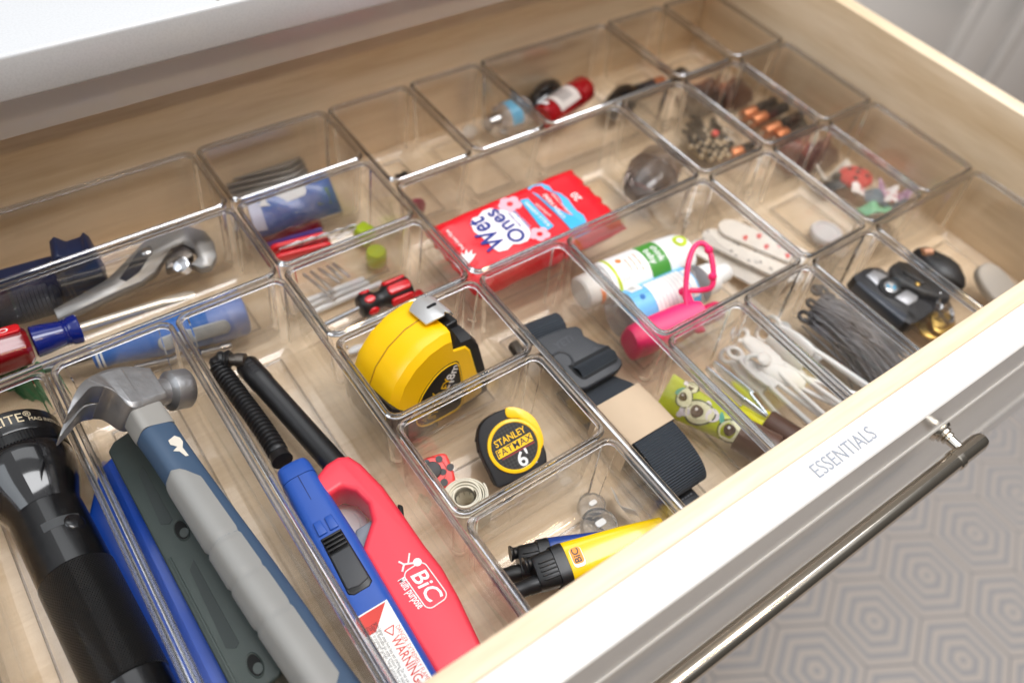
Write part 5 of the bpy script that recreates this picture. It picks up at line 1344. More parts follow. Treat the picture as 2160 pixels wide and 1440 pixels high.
b = MB(); b.tube([(0.03, -0.165, 0.02), (ln * 0.5, -0.17, 0.045), (ln - 0.03, -0.165, 0.02)], 0.028, 8); obj('violet_edge', b, mat('violet_trim', (70, 58, 150), rough=0.4), pkr)
# red folding multi tool
a_ = P(580, 540, -0.66); c_ = P(692, 512, -0.66); ln = (c_ - a_).length
M = frame(a_, c_ - a_, (0, -0.2, 1)); mt = thing('pocket_knife', 'red folding pocket knife with silver tools along its back', 'pocket knife', M)
for s in (-0.07, 0.05):
    b = MB(); b.prism(rrect(ln + 0.06, 0.16, 0.075), s - 0.025, s + 0.025, T(ln / 2, 0, 0) @ RX(90)); obj('scale', b, RED_PL, mt, bevel=0.012)
for k in range(5):
    b = MB(); b.prism([(0, -0.05), (0.22, -0.05), (0.26, 0.02), (0.20, 0.06), (0, 0.05)], -0.008, 0.008, T(0.05 + 0.14 * k, 0.0 - 0.012, 0.07) @ RX(90) @ RZ(10 + 5 * k)); obj('tool_blade', b, CHROME, mt, bevel=0.003)
LIMEC = mat('lime_translucent', (190, 214, 40), rough=0.2, trans=0.3, var=0.05, coat=0.4)
p = P(768, 486, -0.66); b = MB(); b.box(0, 0, 0, 0.17, 0.17, 0.2)
tag(obj('lime_block', b, LIMEC, None, T(p.x, p.y, FLO + 0.11) @ RZ(20), bevel=0.03, seg=3), 'small lime green translucent block beside the folding knife', 'block')
p = P(800, 540, -0.66); b = MB(); b.lathe([(-0.09, 0.0), (-0.09, 0.09), (-0.07, 0.105), (0.07, 0.105), (0.09, 0.09), (0.09, 0)], 24)
tag(obj('lime_vial', b, LIMEC, None, T(p.x, p.y + 0.06, FLO + 0.1) @ RY(90)), 'round lime green vial against the back wall of the stick bin', 'vial')
SILV = mat('silver_stick', (190, 184, 180), rough=0.28, metal=0.75, var=0.06)
for k, (pa, pb, zz) in enumerate((((640, 578), (708, 632), -0.70), ((655, 572), (706, 616), -0.72), ((672, 566), (716, 596), -0.74), ((690, 560), (722, 588), -0.74), ((702, 556), (738, 584), -0.72))):
    a_ = P(*pa, zz); c_ = P(*pb, zz); M = frame(a_, c_ - a_, (0, 0, 1)); ln = (c_ - a_).length
    b = MB(); b.lathe([(0, 0.012), (0.01, 0.018), (ln - 0.01, 0.018), (ln, 0.010)], 12)
    tag(obj('silver_bit', b, SILV, None, M), ('leftmost silver bit across the white sticks', 'second silver bit from the left across the sticks', 'middle silver bit of the five', 'second silver bit from the right', 'rightmost silver bit of the five')[k], 'bit', 'silver bits lying across the white sticks')
WST = mat('white_stick', (232, 234, 238), rough=0.4, var=0.02)
for k, (pa, pb, zz) in enumerate((((628, 642), (768, 588), -0.78), ((640, 652), (778, 596), -0.78), ((652, 662), (806, 596), -0.77))):
    a_ = P(*pa, zz); c_ = P(*pb, zz); M = frame(a_, c_ - a_, (0, 0, 1)); ln = (c_ - a_).length
    b = MB(); b.lathe([(0, 0.02), (0.012, 0.03), (ln - 0.012, 0.03), (ln, 0.02)], 14)
    tag(obj('white_stick', b, WST, None, M), ('rearmost white stick under the silver bits', 'middle white stick of the three', 'white stick nearest the small screwdriver')[k], 'stick', 'white sticks beside the small screwdriver')
z = -0.62
a_ = P(757, 650, z); c_ = P(862, 606, z); t_ = P(674, 690, z - 0.1)
M = frame(a_, c_ - a_, (0, 0, 1)); ln = (c_ - a_).length; s2 = thing('screwdriver', 'short screwdriver with a fluted red and black handle', 'screwdriver', M)
b = MB(); q = M.inverted() @ t_; b.tube([(0.02, 0, 0), tuple(q)], 0.026, 12); obj('shaft', b, CHROME, s2)
b = MB(); b.lathe([(0.0, 0.05), (0.01, 0.10), (0.05, 0.125), (0.14, 0.12), (0.19, 0.085), (0.25, 0.085), (0.30, 0.12), (ln - 0.03, 0.13), (ln, 0.115), (ln, 0.0)], 32); obj('core', b, BLACK_PL, s2)
for k in range(6):
    b = MB(); b.prism(rrect(ln - 0.30, 0.095, 0.035), 0.10, 0.142, RX(60 * k + 20) @ T(0.29 + (ln - 0.30) / 2, 0, 0)); obj('red_flute', b, RED_PL, s2, bevel=0.014)
    b = MB(); b.prism(ellipse(0.055, 0.04, 14), 0.09, 0.135, RX(60 * k + 20) @ T(0.10, 0, 0)); obj('red_flute', b, RED_PL, s2, bevel=0.012)
a_ = P(838, 648, -0.76); c_ = P(892, 618, -0.76); M = frame(a_, c_ - a_, (0, 0, 1)); ln = (c_ - a_).length
b = MB(); b.prism(rrect(ln, 0.11, 0.03), -0.03, 0.03, T(ln / 2, 0, 0)); tag(obj('red_case', b, RED_PL, None, M, bevel=0.012), 'flat dark red plastic case under the short screwdriver handle', 'case')
a_ = P(738, 742, -0.80); c_ = P(812, 706, -0.80); M = frame(a_, c_ - a_, (0, 0, 1)); ln = (c_ - a_).length  # slim white shape added in place of the short screwdriver's reflection
b = MB(); b.tube([(0.10, 0, 0), (ln, 0, 0)], 0.018, 10); b.ball((0.06, 0, 0), 0.075, 14, 8, None, 1.2, 0.55, 0.35)
o = tag(obj('reflection_shape', b, WST, None, M), 'slim white shape standing in for a screwdriver reflection behind the yellow tape measure', 'reflection shape')

# ------------------------------------------------------------------ back row
def small(name, label, cat, mb_, m, M, **k): return tag(obj(name, mb_, m, None, M, **k), label, cat)
p = P(846, 372, FLO + 0.06); b = MB(); b.prism([(-0.10, -0.03), (-0.05, 0.05), (0.0, 0.02), (0.06, 0.06), (0.10, 0.0), (0.05, -0.05), (-0.04, -0.06)], 0, 0.09)
small('hair_clip', 'small black clip alone in its bin beside the wipes bin', 'clip', b, BLACK_PL, T(p.x, p.y, FLO), bevel=0.015)
bM_, ln = bottle_frame((1030, 262), (1110, 232), -0.62)
cb = thing('clear_bottle', 'small clear bottle with a silver lid and blue label in the back row', 'bottle', bM_)
b = MB(); b.lathe([(0.12, 0.0), (0.12, 0.10), (0.16, 0.17), (ln - 0.02, 0.175), (ln, 0.15), (ln, 0)], 28); obj('bottle', b, CLB, cb)
b = MB(); b.lathe([(-0.02, 0.0), (-0.02, 0.10), (0.0, 0.115), (0.12, 0.115)], 24); obj('lid', b, CHROME, cb)
lab('blue_label', 0.175, 0.24, 0.40, -90, 90, SKY, cb, 0.003, I4)
p = P(992, 275, FLO + 0.08); b = MB(); b.ball((0, 0, 0), 0.09, 14, 10, None, 1, 1, 0.8)
small('clear_ball', 'tiny clear plastic ball left of the clear bottle', 'ball', b, CLR2, T(p.x, p.y, FLO + 0.07))
z = -0.50
rM_, ln = bottle_frame((1150, 246), (1228, 190), z)
rb = thing('red_bottle', 'dark red metallic bottle with a white barcode label lying in the back row', 'bottle', rM_)
DRED = mat('metallic_dark_red', (168, 12, 24), rough=0.2, metal=0.35, coat=0.5, var=0.05)
b = MB(); b.lathe([(-0.05, 0.0), (-0.05, 0.13), (-0.02, 0.16), (ln - 0.22, 0.165), (ln - 0.2, 0.155)], 32); obj('bottle', b, DRED, rb)
b = MB(); b.lathe([(ln - 0.2, 0.16), (ln - 0.19, 0.168), (ln + 0.02, 0.168), (ln + 0.06, 0.14), (ln + 0.06, 0)], 32); obj('cap', b, DRED, rb)
lab('label', 0.165, 0.12, ln - 0.26, -60, 75, mat('dull_label', (206, 196, 190), rough=0.5), rb, 0.004, I4)
q = MB(); 
for k in range(10):
    a = -30 + 8 * k; q.grid(lambda u, v: (0.20 + (ln - 0.56) * u, 0.171 * math.sin(R(a + 4.5 * v)), 0.171 * math.cos(R(a + 4.5 * v))), 1, 2)
o = obj('label_lines', q, mat('label_lines_grey', (120, 112, 110), rough=0.6), rb); o['kind'] = 'stuff'
lab('white_print', 0.165, -0.01, 0.05, 0, 70, WHITE_INK, rb, 0.004, I4)
def lens_shape(px, sc, label):
    p = P(*px, -0.66); t = thing('black_case', label, 'case', T(p.x, p.y, FLO) @ RZ(28))
    b = MB(); b.ball((0, 0, 0.16), 0.30 * sc, 24, 14, None, 1.25, 0.62, 0.62); obj('shell', b, BLACK_GL, t)
    b = MB(); b.tube([(0.377 * sc * math.cos(R(a)), 0.19 * sc * math.sin(R(a)), 0.16) for a in range(0, 360, 12)], 0.012, 8, None, closed=True); obj('zip', b, BLACK_RB, t)
lens_shape((1150, 205), 0.95, 'black oval case partly behind the dark red bottle')
lens_shape((1310, 215), 0.95, 'black oval case in the front corner of the wide back bin')
COP = mat('copper_top', (204, 128, 84), rough=0.32, metal=0.55, var=0.05)
def battery(px, py, px2, py2, z, label, group, k=1.0):
    M, ln = bottle_frame((px, py), (px2, py2), z)
    t = thing('battery', label, 'battery', M, group)
    r = 0.078 * k
    b = MB(); b.lathe([(0.0, r * 0.9), (0.01, r), (ln * 0.36, r)], 20); obj('copper_end', b, COP, t)
    b = MB(); b.lathe([(ln * 0.36, r * 1.003), (ln - 0.01, r * 1.003), (ln, r * 0.9), (ln, 0)], 20); obj('black_sleeve', b, BLACK_GL, t)
    b = MB(); b.lathe([(-0.035, 0.0), (-0.035, r * 0.36), (0.0, r * 0.36), (0.001, r * 0.9)], 16); obj('terminal', b, CHROME, t)
    return t
g = 'copper topped batteries lying side by side'
battery(1566, 246, 1632, 216, -0.70, 'copper and black, rearmost battery of the row of four', g)
battery(1586, 258, 1656, 226, -0.70, 'copper and black, second battery from the back in the row of four', g)
battery(1612, 280, 1688, 246, -0.70, 'copper and black, third battery from the back in the row of four', g)
battery(1636, 290, 1694, 264, -0.74, 'copper and black, front battery of the row of four', g)
battery(1540, 328, 1600, 306, -0.74, 'copper battery at the front of the beaded pin bin', None)
battery(1398, 172, 1340, 192, -0.72, 'copper battery beside the black oval case in the wide back bin', None)
for (px, py), lb in (((1490, 190), 'dark grey crumpled pouch left of the batteries'), ((1548, 182), 'brown crumpled pouch behind the batteries')):
    p = P(px, py, -0.6); b = MB(); random.seed(px)
    ph = random.uniform(0, 6)
    b.grid(lambda u, v: (0.27 * (2 * u - 1), 0.2 * (2 * v - 1), max(0.02, 0.34 * math.sqrt(max(0, (1 - (2 * u - 1) ** 2) * (1 - (2 * v - 1) ** 2))) + 0.05 * math.sin(8 * u + ph) * math.sin(9 * v + ph))), 26, 20)
    small('pouch', lb, 'pouch', b, mat('pouch_dark' if px < 1500 else 'pouch_brown', (58, 56, 58) if px < 1500 else (112, 72, 56), rough=0.3, var=0.3, vscale=50), T(p.x, p.y, FLO), solid=0.006)
p = P(1436, 160, FLO + 0.12); b = MB(); b.ball((0, 0, 0), 0.115, 20, 14); small('black_ball', 'glossy black ball alone in a back row bin', 'ball', b, BLACK_GL, T(p.x, p.y, FLO + 0.115))
# beaded pins
random.seed(11)
gold = mat('pale_gold_bead', (200, 180, 150), rough=0.25, metal=0.4, var=0.05)
bz_ = [(1462, 300), (1478, 292), (1492, 286), (1508, 296), (1470, 312), (1488, 306), (1504, 310), (1520, 306), (1496, 322), (1512, 322), (1480, 330), (1500, 336), (1518, 334), (1530, 318), (1484, 318), (1474, 322), (1466, 290), (1486, 278), (1502, 278), (1516, 288), (1528, 300), (1458, 310), (1512, 300), (1494, 298), (1506, 328), (1536, 328), (1478, 304), (1522, 326)]
pin_label = ['black hair pin with a pale bead inside the tangled heap'] * len(bz_)
for w_, f_ in (('leftmost', lambda q: q[0]), ('rightmost', lambda q: -q[0]), ('rearmost', lambda q: q[1]), ('frontmost', lambda q: -q[1])):
    pin_label[min(range(len(bz_)), key=lambda i: f_(bz_[i]))] = 'black hair pin with the %s pale bead of the heap' % w_
for k, (px, py) in enumerate(bz_):
    p = P(px, py, -0.66 + 0.02 * (k % 3)); d = Vector((random.uniform(0.3, 0.8), random.uniform(0.4, 1.0), random.uniform(-0.05, 0.05)))
    t = thing('hair_pin', pin_label[k], 'hair pin', frame(p, d, (0, 0, 1)), 'black beaded hair pins in a heap')
    b = MB(); b.ball((0, 0, 0), 0.038, 12, 8); obj('bead', b, gold, t)
    b = MB(); b.tube(bez([(0.02, 0, 0), (0.14, 0.02, 0.0), (0.30, -0.01, -0.03), (0.40, 0.01, -0.06)], 4), 0.030, 8); obj('wire', b, BLACK_PL, t)
p = P(1508, 282, -0.58); b = MB(); b.ball((0, 0, 0), 0.045, 12, 8); small('red_bead', 'small red bead on top of the black beaded pins', 'bead', b, mat('coral_red', (226, 66, 66), rough=0.35), T(p.x, p.y, p.z))
p = P(1530, 292, -0.66); film('plastic_bag', 'clear crinkled bag behind the black beaded pins', (p.x, p.y, FLO), 0.42, 0.40, 0.22, 9)
# ------------------------------------------------------------------ third row: lid and hair clips
p = P(1742, 492, FLO + 0.05)
lid = thing('round_lid', 'round white translucent lid alone in the middle right bin', 'lid', T(p.x, p.y, FLO))
b = MB(); b.lathe([(0.0, 0.165), (0.02, 0.18), (0.07, 0.18), (0.085, 0.17), (0.088, 0.14), (0.075, 0.13), (0.075, 0)], 32, RY(-90)); obj('lid', b, mat('lid_white', (226, 224, 226), rough=0.35, trans=0.3), lid)
def ribbon_clip(px, py, ang, m1, label, seed, s=1.0):
    p = P(px, py, -0.72); M = T(p.x, p.y, -0.74) @ RZ(ang)
    t = thing('hair_clip', label, 'hair clip', M, None)
    b = MB(); random.seed(seed); ph = random.uniform(0, 6)
    b.grid(lambda u, v: (s * 0.48 * (u - 0.5), s * 0.14 * (v - 0.5) * (1 + 0.6 * abs(2 * u - 1)), 0.03 + 0.06 * math.sin(7 * u + ph) * (0.4 + v) + 0.05 * abs(2 * u - 1)), 20, 6); obj('ribbon', b, m1, t, solid=0.01)
    b = MB(); b.prism(rrect(0.36 * s, 0.05, 0.024), -0.02, 0.0); obj('clip', b, CHROME, t)
    return t
def dotted(name, c0, c1, sc):
    m = mat(name, c0, rough=0.6, var=0.04); nt = m.node_tree; bb_ = bsdf(m)
    tc = nt.nodes.new('ShaderNodeTexCoord'); vo = nt.nodes.new('ShaderNodeTexVoronoi'); vo.inputs['Scale'].default_value = sc; nt.links.new(tc.outputs['Object'], vo.inputs[0])
    cr = nt.nodes.new('ShaderNodeValToRGB'); e = cr.color_ramp.elements; e[0].position = 0.30; e[0].color = srgb(*c1); e[1].position = 0.36; e[1].color = srgb(*c0)
    nt.links.new(vo.outputs['Distance'], cr.inputs[0]); nt.links.new(cr.outputs[0], bb_.inputs['Base Color']); return m
ribbon_clip(1838, 412, -50, dotted('red_white_dots', (232, 226, 224), (200, 30, 50), 190), 'white ribbon hair clip with red dots', 1, 1.1)
ribbon_clip(1864, 428, -50, mat('grey_stripe_ribbon', (96, 112, 124), rough=0.6, var=0.5, vscale=150), 'grey and white striped ribbon hair clip', 2)
ribbon_clip(1888, 414, -45, dotted('lilac_dots', (170, 130, 160), (214, 190, 208), 180), 'lilac ribbon hair clip nearest the front right', 3)
ribbon_clip(1756, 372, -15, mat('cream_stripe_ribbon', (206, 200, 190), rough=0.6, var=0.3, vscale=120), 'cream and black ribbon hair clip at the left of the ladybird', 4)
ribbon_clip(1770, 392, -20, mat('charcoal_ribbon', (66, 70, 74), rough=0.6, var=0.2), 'charcoal ribbon hair clip beneath the cream one', 5)
ribbon_clip(1846, 444, -20, mat('mint_ribbon', (120, 190, 146), rough=0.6, var=0.2), 'mint green ribbon hair clip at the front wall', 6, 0.8)
p = P(1808, 366, -0.60); lb = thing('ladybird_clip', 'red felt ladybird hair clip with dark spots', 'hair clip', T(p.x, p.y, -0.66) @ RZ(-20))
b = MB(); b.ball((0, 0, 0), 0.19, 20, 12, None, 1.15, 1, 0.45); obj('body', b, mat('felt_red', (196, 62, 62), rough=0.8, var=0.1), lb)
for x, y in ((0.08, 0.07), (-0.06, 0.08), (0.09, -0.07), (-0.07, -0.08), (0.0, 0.0)):
    b = MB(); b.ball((x, y, 0.19 * 0.45 * math.sqrt(max(0, 1 - (x / 0.22) ** 2 - (y / 0.19) ** 2))), 0.032, 10, 6, None, 1, 1, 0.4); obj('spot', b, mat('felt_spot', (70, 40, 42), rough=0.8), lb)
b = MB(); b.ball((-0.22, 0.05, 0.0), 0.06, 12, 8); obj('head', b, BLACK_RB, lb)
for (px, py, m, lb_) in ((1690, 318, (150, 92, 84), 'dusty pink crumpled bag in the back corner of the hair clip bin'), (1740, 318, (104, 62, 62), 'dark plum crumpled bag behind the ladybird clip')):
    p = P(px, py, -0.6); b = MB(); ph = px * 0.1
    b.grid(lambda u, v: (0.25 * (2 * u - 1), 0.17 * (2 * v - 1), max(0.02, 0.36 * math.sqrt(max(0, (1 - (2 * u - 1) ** 2) * (1 - (2 * v - 1) ** 2))) + 0.05 * math.sin(8 * u + ph) * math.sin(9 * v + ph))), 26, 20)
    small('pouch', lb_, 'pouch', b, mat('pouch%d' % px, m, rough=0.35, var=0.3, vscale=60), T(p.x, p.y + 0.05, FLO), solid=0.006)
# ------------------------------------------------------------------ front right bins
# avocado print tube leaning on the wall of the strap bin
AV = mat('avocado_lime', (186, 200, 22), rough=0.25, var=0.06, vscale=20, coat=0.3)
a_ = P(1398, 826, -0.62); c_ = P(1548, 918, -0.62)
tb0 = Plane(P(1470, 860, -0.60), Vector((-0.62, -0.25, 0.75)))
to = tb0.hit(1400, 826); tv = tb0.hit(1556, 912) - to
tbM = frame(to, tv, tb0.n); tbI = tbM.inverted()
def tq_(px, py):
    q = tbI @ tb0.hit(px, py); return (q.x, q.y)
tube = thing('lotion_tube', 'lime green lotion tube printed with avocado faces and brown cap', 'lotion tube', tbM)
tl_ = tv.length
e0 = tq_(1420, 782); e1 = tq_(1383, 860)
hw_ = abs(e0[1] - e1[1]) / 2
b = MB(); rings = []
for x, w, h in ((0.0, hw_, 0.01), (0.03, hw_, 0.012), (tl_ * 0.3, hw_ * 0.92, 0.07), (tl_ * 0.6, hw_ * 0.80, 0.11), (tl_ * 0.95, hw_ * 0.66, 0.14), (tl_, hw_ * 0.62, 0.13)):
    rings.append([(x, y, zz - 0.0) for _, y, zz in hsec(0, w, h, 2.2, n=32)])
b.loft(rings); obj('tube', b, AV, tube)
BRN = mat('brown_cap', (92, 66, 54), rough=0.35, var=0.05)
b = MB(); b.lathe([(tl_ + 0.001, 0.12), (tl_ + 0.01, 0.155), (tl_ + 0.34, 0.165), (tl_ + 0.36, 0.14), (tl_ + 0.36, 0)], 28); obj('cap', b, BRN, tube)
def on_tube(x, y):
    t = min(1, max(0, x / tl_)); w = hw_ * (1 - 0.36 * t)
    ks = ((0, 0.012), (0.03 / tl_, 0.013), (0.3, 0.07), (0.6, 0.11), (0.95, 0.14), (1.0, 0.14)); h = 0.14
    for (t0, h0), (t1, h1) in zip(ks, ks[1:]):
        if t0 <= t <= t1: h = h0 + (h1 - h0) * (t - t0) / (t1 - t0); break
    return h * max(0.0, 1 - min(0.98, abs(y / w) ** 2.2)) ** (1 / 2.2) + 0.008
def decal(name, cx, cy_, a, c, rot, m, lift=0.0, par=None, cut=None):
    pts = []
    for k in range(26):
        t = 2 * math.pi * k / 26; x = a * math.cos(t); y = c * math.sin(t) * (1 - 0.22 * math.cos(t))
        if cut is not None: y = max(y, cut)
        xr = cx + x * math.cos(R(rot)) - y * math.sin(R(rot)); yr = cy_ + x * math.sin(R(rot)) + y * math.cos(R(rot))
        pts.append((xr, yr, on_tube(xr, yr) + lift))
    q = MB(); q.add(pts, [tuple(range(26))]); return obj(name, q, m, par or tube, smooth=False)
RIMG = mat('avocado_rim', (70, 84, 62), rough=0.4); FLESH = mat('avocado_flesh', (226, 226, 190), rough=0.4); PIT = mat('avocado_pit', (74, 52, 40), rough=0.3); WPUFF = mat('lilac_puff', (226, 220, 230), rough=0.5); TEAL = mat('teal_leaf', (80, 168, 150), rough=0.5)
for (px, py, s, rot) in ((1446, 838, 0.9, 100), (1462, 818, 0.6, 10), (1478, 870, 1.35, 20), (1546, 908, 1.25, 30)):
    x, y = tq_(px, py)
    decal('avocado_rim', x, y, 0.105 * s, 0.085 * s, rot, RIMG, 0.001); av = tube.children[-1]
    decal('avocado_flesh', x, y, 0.095 * s, 0.073 * s, rot, FLESH, 0.003, av)
    decal('avocado_pit', x - 0.02 * s, y, 0.042 * s, 0.042 * s, rot, PIT, 0.005, av)
    decal('avocado_shine', x - 0.03 * s, y + 0.012 * s, 0.010 * s, 0.010 * s, rot, WHITE_INK, 0.007, av)
for (px, py, s) in ((1446, 866, 0.05), (1434, 873, 0.026), (1505, 876, 0.06), (1496, 852, 0.028), (1448, 808, 0.02)):
    x, y = tq_(px, py); decal('puff', x, y, s, s, 0, WPUFF, 0.001)
for (px, py, rot) in ((1436, 824, 60), (1524, 880, 120)):
    x, y = tq_(px, py); decal('leaf', x, y, 0.05, 0.022, rot, TEAL, 0.001)
# yellow and brown lip balm tube in the floss bin
lM2, ln = bottle_frame((1520, 826), (1672, 926), -0.74)
lbm = thing('balm_tube', 'yellow lotion tube with a long brown cap in the flosser bin', 'balm tube', lM2)
YL = mat('acid_yellow', (236, 230, 26), rough=0.35, var=0.04)
b = MB(); b.lathe([(0.0, 0.0), (0.0, 0.03), (0.1, 0.07), (0.47, 0.10), (0.48, 0.10)], 28, None, True, 1.1, 0.7); obj('tube', b, YL, lbm)
b = MB(); b.lathe([(0.481, 0.11), (0.50, 0.125), (1.30, 0.13), (1.33, 0.10), (1.33, 0)], 28); obj('cap', b, BRN, lbm)
text('balm', 0.10, LIME, lbm, None, wrap=lambda x, y, z: (1.0 + x, 0.132 * math.sin(R(-20) + y / 0.132), 0.132 * math.cos(R(-20) + y / 0.132)))
# tweezers
tw0 = P(1496, 772, -0.60); tw1 = P(1618, 878, -0.62)
tM_ = frame(tw0, tw1 - tw0, (0, 0, 1)); ln = (tw1 - tw0).length
twz = thing('tweezers', 'pair of silver tweezers lying left of the white flossers', 'tweezers', tM_)
SV = mat('satin_silver', (206, 214, 224), rough=0.25, metal=0.8, var=0.04)
for s in (1, -1):
    pth = bez([(0.0, s * 0.055, 0.02), (0.12, s * 0.060, 0.0), (0.45, s * 0.062, 0.0), (ln - 0.25, s * 0.045, 0.0), (ln, s * 0.006, 0.0)], 6)
    b = MB(); rings = []
    for i, p in enumerate(pth):
        t = i / (len(pth) - 1); h = 0.018 + 0.045 * math.sin(math.pi * min(1, max(0, t))) ** 0.8
        rings.append([(p.x, p.y - 0.008, p.z - h), (p.x, p.y + 0.008, p.z - h), (p.x, p.y + 0.008, p.z + h), (p.x, p.y - 0.008, p.z + h)])
    b.loft(rings); obj('arm', b, SV, twz, bevel=0.003)
# dental flossers: one built, the others copied with their parts
def make_flosser(M, label):
    t = thing('dental_flosser', label, 'dental flosser', M, 'white plastic flossers in a heap')
    b = MB(); b.tube([(0.075 * math.cos(R(a)) - 0.055, 0.072 * math.sin(R(a)), 0) for a in range(0, 360, 15)], 0.024, 10, None, closed=True, flat=0.8); obj('ring', b, WHITE_PL, t)
    b = MB(); b.loft([[(x, y, zz) for _, y, zz in hsec(0, w, h, 2.5, n=18)] for x, w, h in ((0.0, 0.05, 0.025), (0.08, 0.075, 0.028), (0.22, 0.095, 0.03), (0.36, 0.085, 0.03), (0.44, 0.06, 0.028))]); obj('paddle', b, WHITE_PL, t)
    for s in (1, -1):
        b = MB(); b.tube(bez([(0.40, s * 0.045, 0), (0.52, s * 0.062, 0), (0.85, s * 0.085, 0.0), (1.12, s * 0.10, 0), (1.22, s * 0.085, 0)], 5), [0.03] + [0.024] * 20, 10); obj('prong', b, WHITE_PL, t)
    b = MB(); b.ball((1.20, 0.09, 0), 0.045, 12, 8); b_ = obj('knob', b, WHITE_PL, t)
    return t
def fl_M(px, py, px2, py2, z, roll=0, dz=0.0):
    a_ = P(px, py, z); c_ = P(px2, py2, z + dz); return frame(a_, c_ - a_, (0, 0, 1)) @ RX(roll)
def copy_thing(root, M, label):
    r = root.copy(); m = M.copy(); m.translation = m.translation * U; r.matrix_basis = m; col.objects.link(r); r['label'] = label
    for ch in root.children:
        c = ch.copy(); col.objects.link(c); c.parent = r
    return r
f0 = make_flosser(fl_M(1570, 712, 1740, 850, -0.56, 12), 'white flosser whose ring is highest in the heap')
copy_thing(f0, fl_M(1560, 752, 1700, 868, -0.62, -8), 'white flosser with its ring at the left of the heap')
copy_thing(f0, fl_M(1602, 770, 1750, 830, -0.58, 30), 'white flosser crossing over the middle of the heap')
copy_thing(f0, fl_M(1545, 758, 1690, 900, -0.72, 20), 'white flosser lying lowest on the bin floor')
copy_thing(f0, fl_M(1620, 712, 1780, 845, -0.66, 60), 'white flosser standing on edge against the right wall')
copy_thing(f0, fl_M(1640, 690, 1800, 812, -0.70, 80), 'white flosser with loops in the hair tie bin')
copy_thing(f0, fl_M(1658, 700, 1790, 810, -0.76, 15), 'white flosser under the hair tie bunch')
b = MB(); p = P(1612, 756, -0.50); b.ball((0, 0, 0), 0.075, 16, 8, None, 1, 1, 0.25)
small('white_disc', 'flat white disc lying on top of the flossers', 'disc', b, WHITE_PL, T(p.x, p.y, -0.50) @ RX(15))
# dark hair ties: a fanned bunch of fine loops
ho = P(1720, 655, -0.52); h1 = P(1890, 775, -0.66)
hM_ = frame(ho, h1 - ho, (0, 0, 1)); hI = hM_.inverted(); hln = (h1 - ho).length
ht = thing('hair_ties', 'fanned bunch of dark grey elastic hair ties with looped ends', 'hair ties', hM_)
HT = mat('grey_elastic', (104, 104, 110), rough=0.45, var=0.2, vscale=300); HT2 = mat('dark_elastic', (52, 50, 52), rough=0.45, var=0.2)
random.seed(21)
b = MB()
for k in range(340):
    y0 = random.gauss(0, 0.085); y1 = y0 * 1.9 + random.gauss(0, 0.05); z0 = random.uniform(-0.10, 0.10) ; zz1 = random.uniform(-0.16, 0.10)
    xe = hln * random.uniform(0.75, 1.12)
    y1 = max(-0.36, min(0.36, y1))
    b.tube(bez([(random.uniform(-0.05, 0.05), y0, z0 + 0.02), (xe * 0.3, y0 * 1.3 + random.gauss(0, 0.02), z0 + 0.05), (xe * 0.65, (y0 + y1) / 2 + random.gauss(0, 0.03), zz1 + 0.03), (xe, y1, zz1 - 0.06)], 5), random.uniform(0.006, 0.011), 6)
o = obj('strands', b, HT, ht); o['kind'] = 'stuff'
for k, (px, py, r) in enumerate(((1734, 613, 0.055), (1698, 668, 0.06), (1722, 612, 0.05), (1750, 628, 0.05), (1712, 640, 0.045))):
    p = hI @ P(px, py, -0.46); b = MB(); b.tube([(p.x + r * math.cos(R(a)), p.y + r * math.sin(R(a)), p.z) for a in range(0, 360, 15)], 0.020, 8, None, closed=True); obj('loop_end', b, HT2, ht)
    b = MB(); b.tube([p + Vector((r, 0, 0)), p + Vector((0.16, -p.y * 0.25, 0.0)), Vector((0.25, p.y * 0.4, 0.02))], 0.022, 8); obj('stem', b, HT2, ht)
# car key with key ring, leather fob and brass key
z = -0.50
ko = P(1875, 625, z); kn = Vector((-0.05, -0.12, 1)).normalized(); kpl = Plane(ko, kn)
kM_ = frame_z(ko, kn, kpl.hit(1920, 670) - ko); kI = kM_.inverted()
def kq(px, py):
    q = kI @ kpl.hit(px, py); return (q.x, q.y)
key = thing('car_key', 'black car key fob with two silver buttons and a round badge', 'car key', kM_)
kp = [(1806, 592), (1812, 574), (1835, 563), (1860, 566), (1880, 580), (1975, 640), (1970, 655), (1940, 676), (1925, 682), (1908, 676)]
KF = mat('key_black', (40, 40, 44), rough=0.35, var=0.06)
b = MB(); b.prism(smooth_poly([kq(*q) for q in kp], 3), -0.17, 0.0); obj('body', b, KF, key, bevel=0.035, seg=4, angle=50)
b = MB(); b.prism([kq(*q) for q in ((1806, 596), (1812, 592), (1915, 664), (1908, 680))], -0.15, 0.001); obj('side_trim', b, mat('key_slate_trim', (66, 72, 82), rough=0.3), key, bevel=0.01)
SB = mat('silver_button', (190, 192, 198), rough=0.35, metal=0.5, var=0.03)
for pts in (((1826, 582), (1843, 570), (1872, 584), (1855, 592), (1850, 604)), ((1886, 628), (1912, 612), (1936, 626), (1932, 636), (1914, 646))):
    b = MB(); b.prism([kq(*q) for q in pts], 0.0, 0.016); obj('button', b, SB, key, bevel=0.006)
q = kq(1877, 608)
b = MB(); b.lathe([(0.0, 0.125), (0.012, 0.118), (0.013, 0.07)], 28, T(q[0], q[1], 0) @ RY(-90)); obj('badge_well', b, BLACK_GL, key)
b = MB(); b.lathe([(0.0, 0.078), (0.03, 0.072), (0.032, 0.05), (0.026, 0.048)], 28, T(q[0], q[1], 0) @ RY(-90), caps=False); obj('badge_ring', b, CHROME, key); bg = key.children[-1]
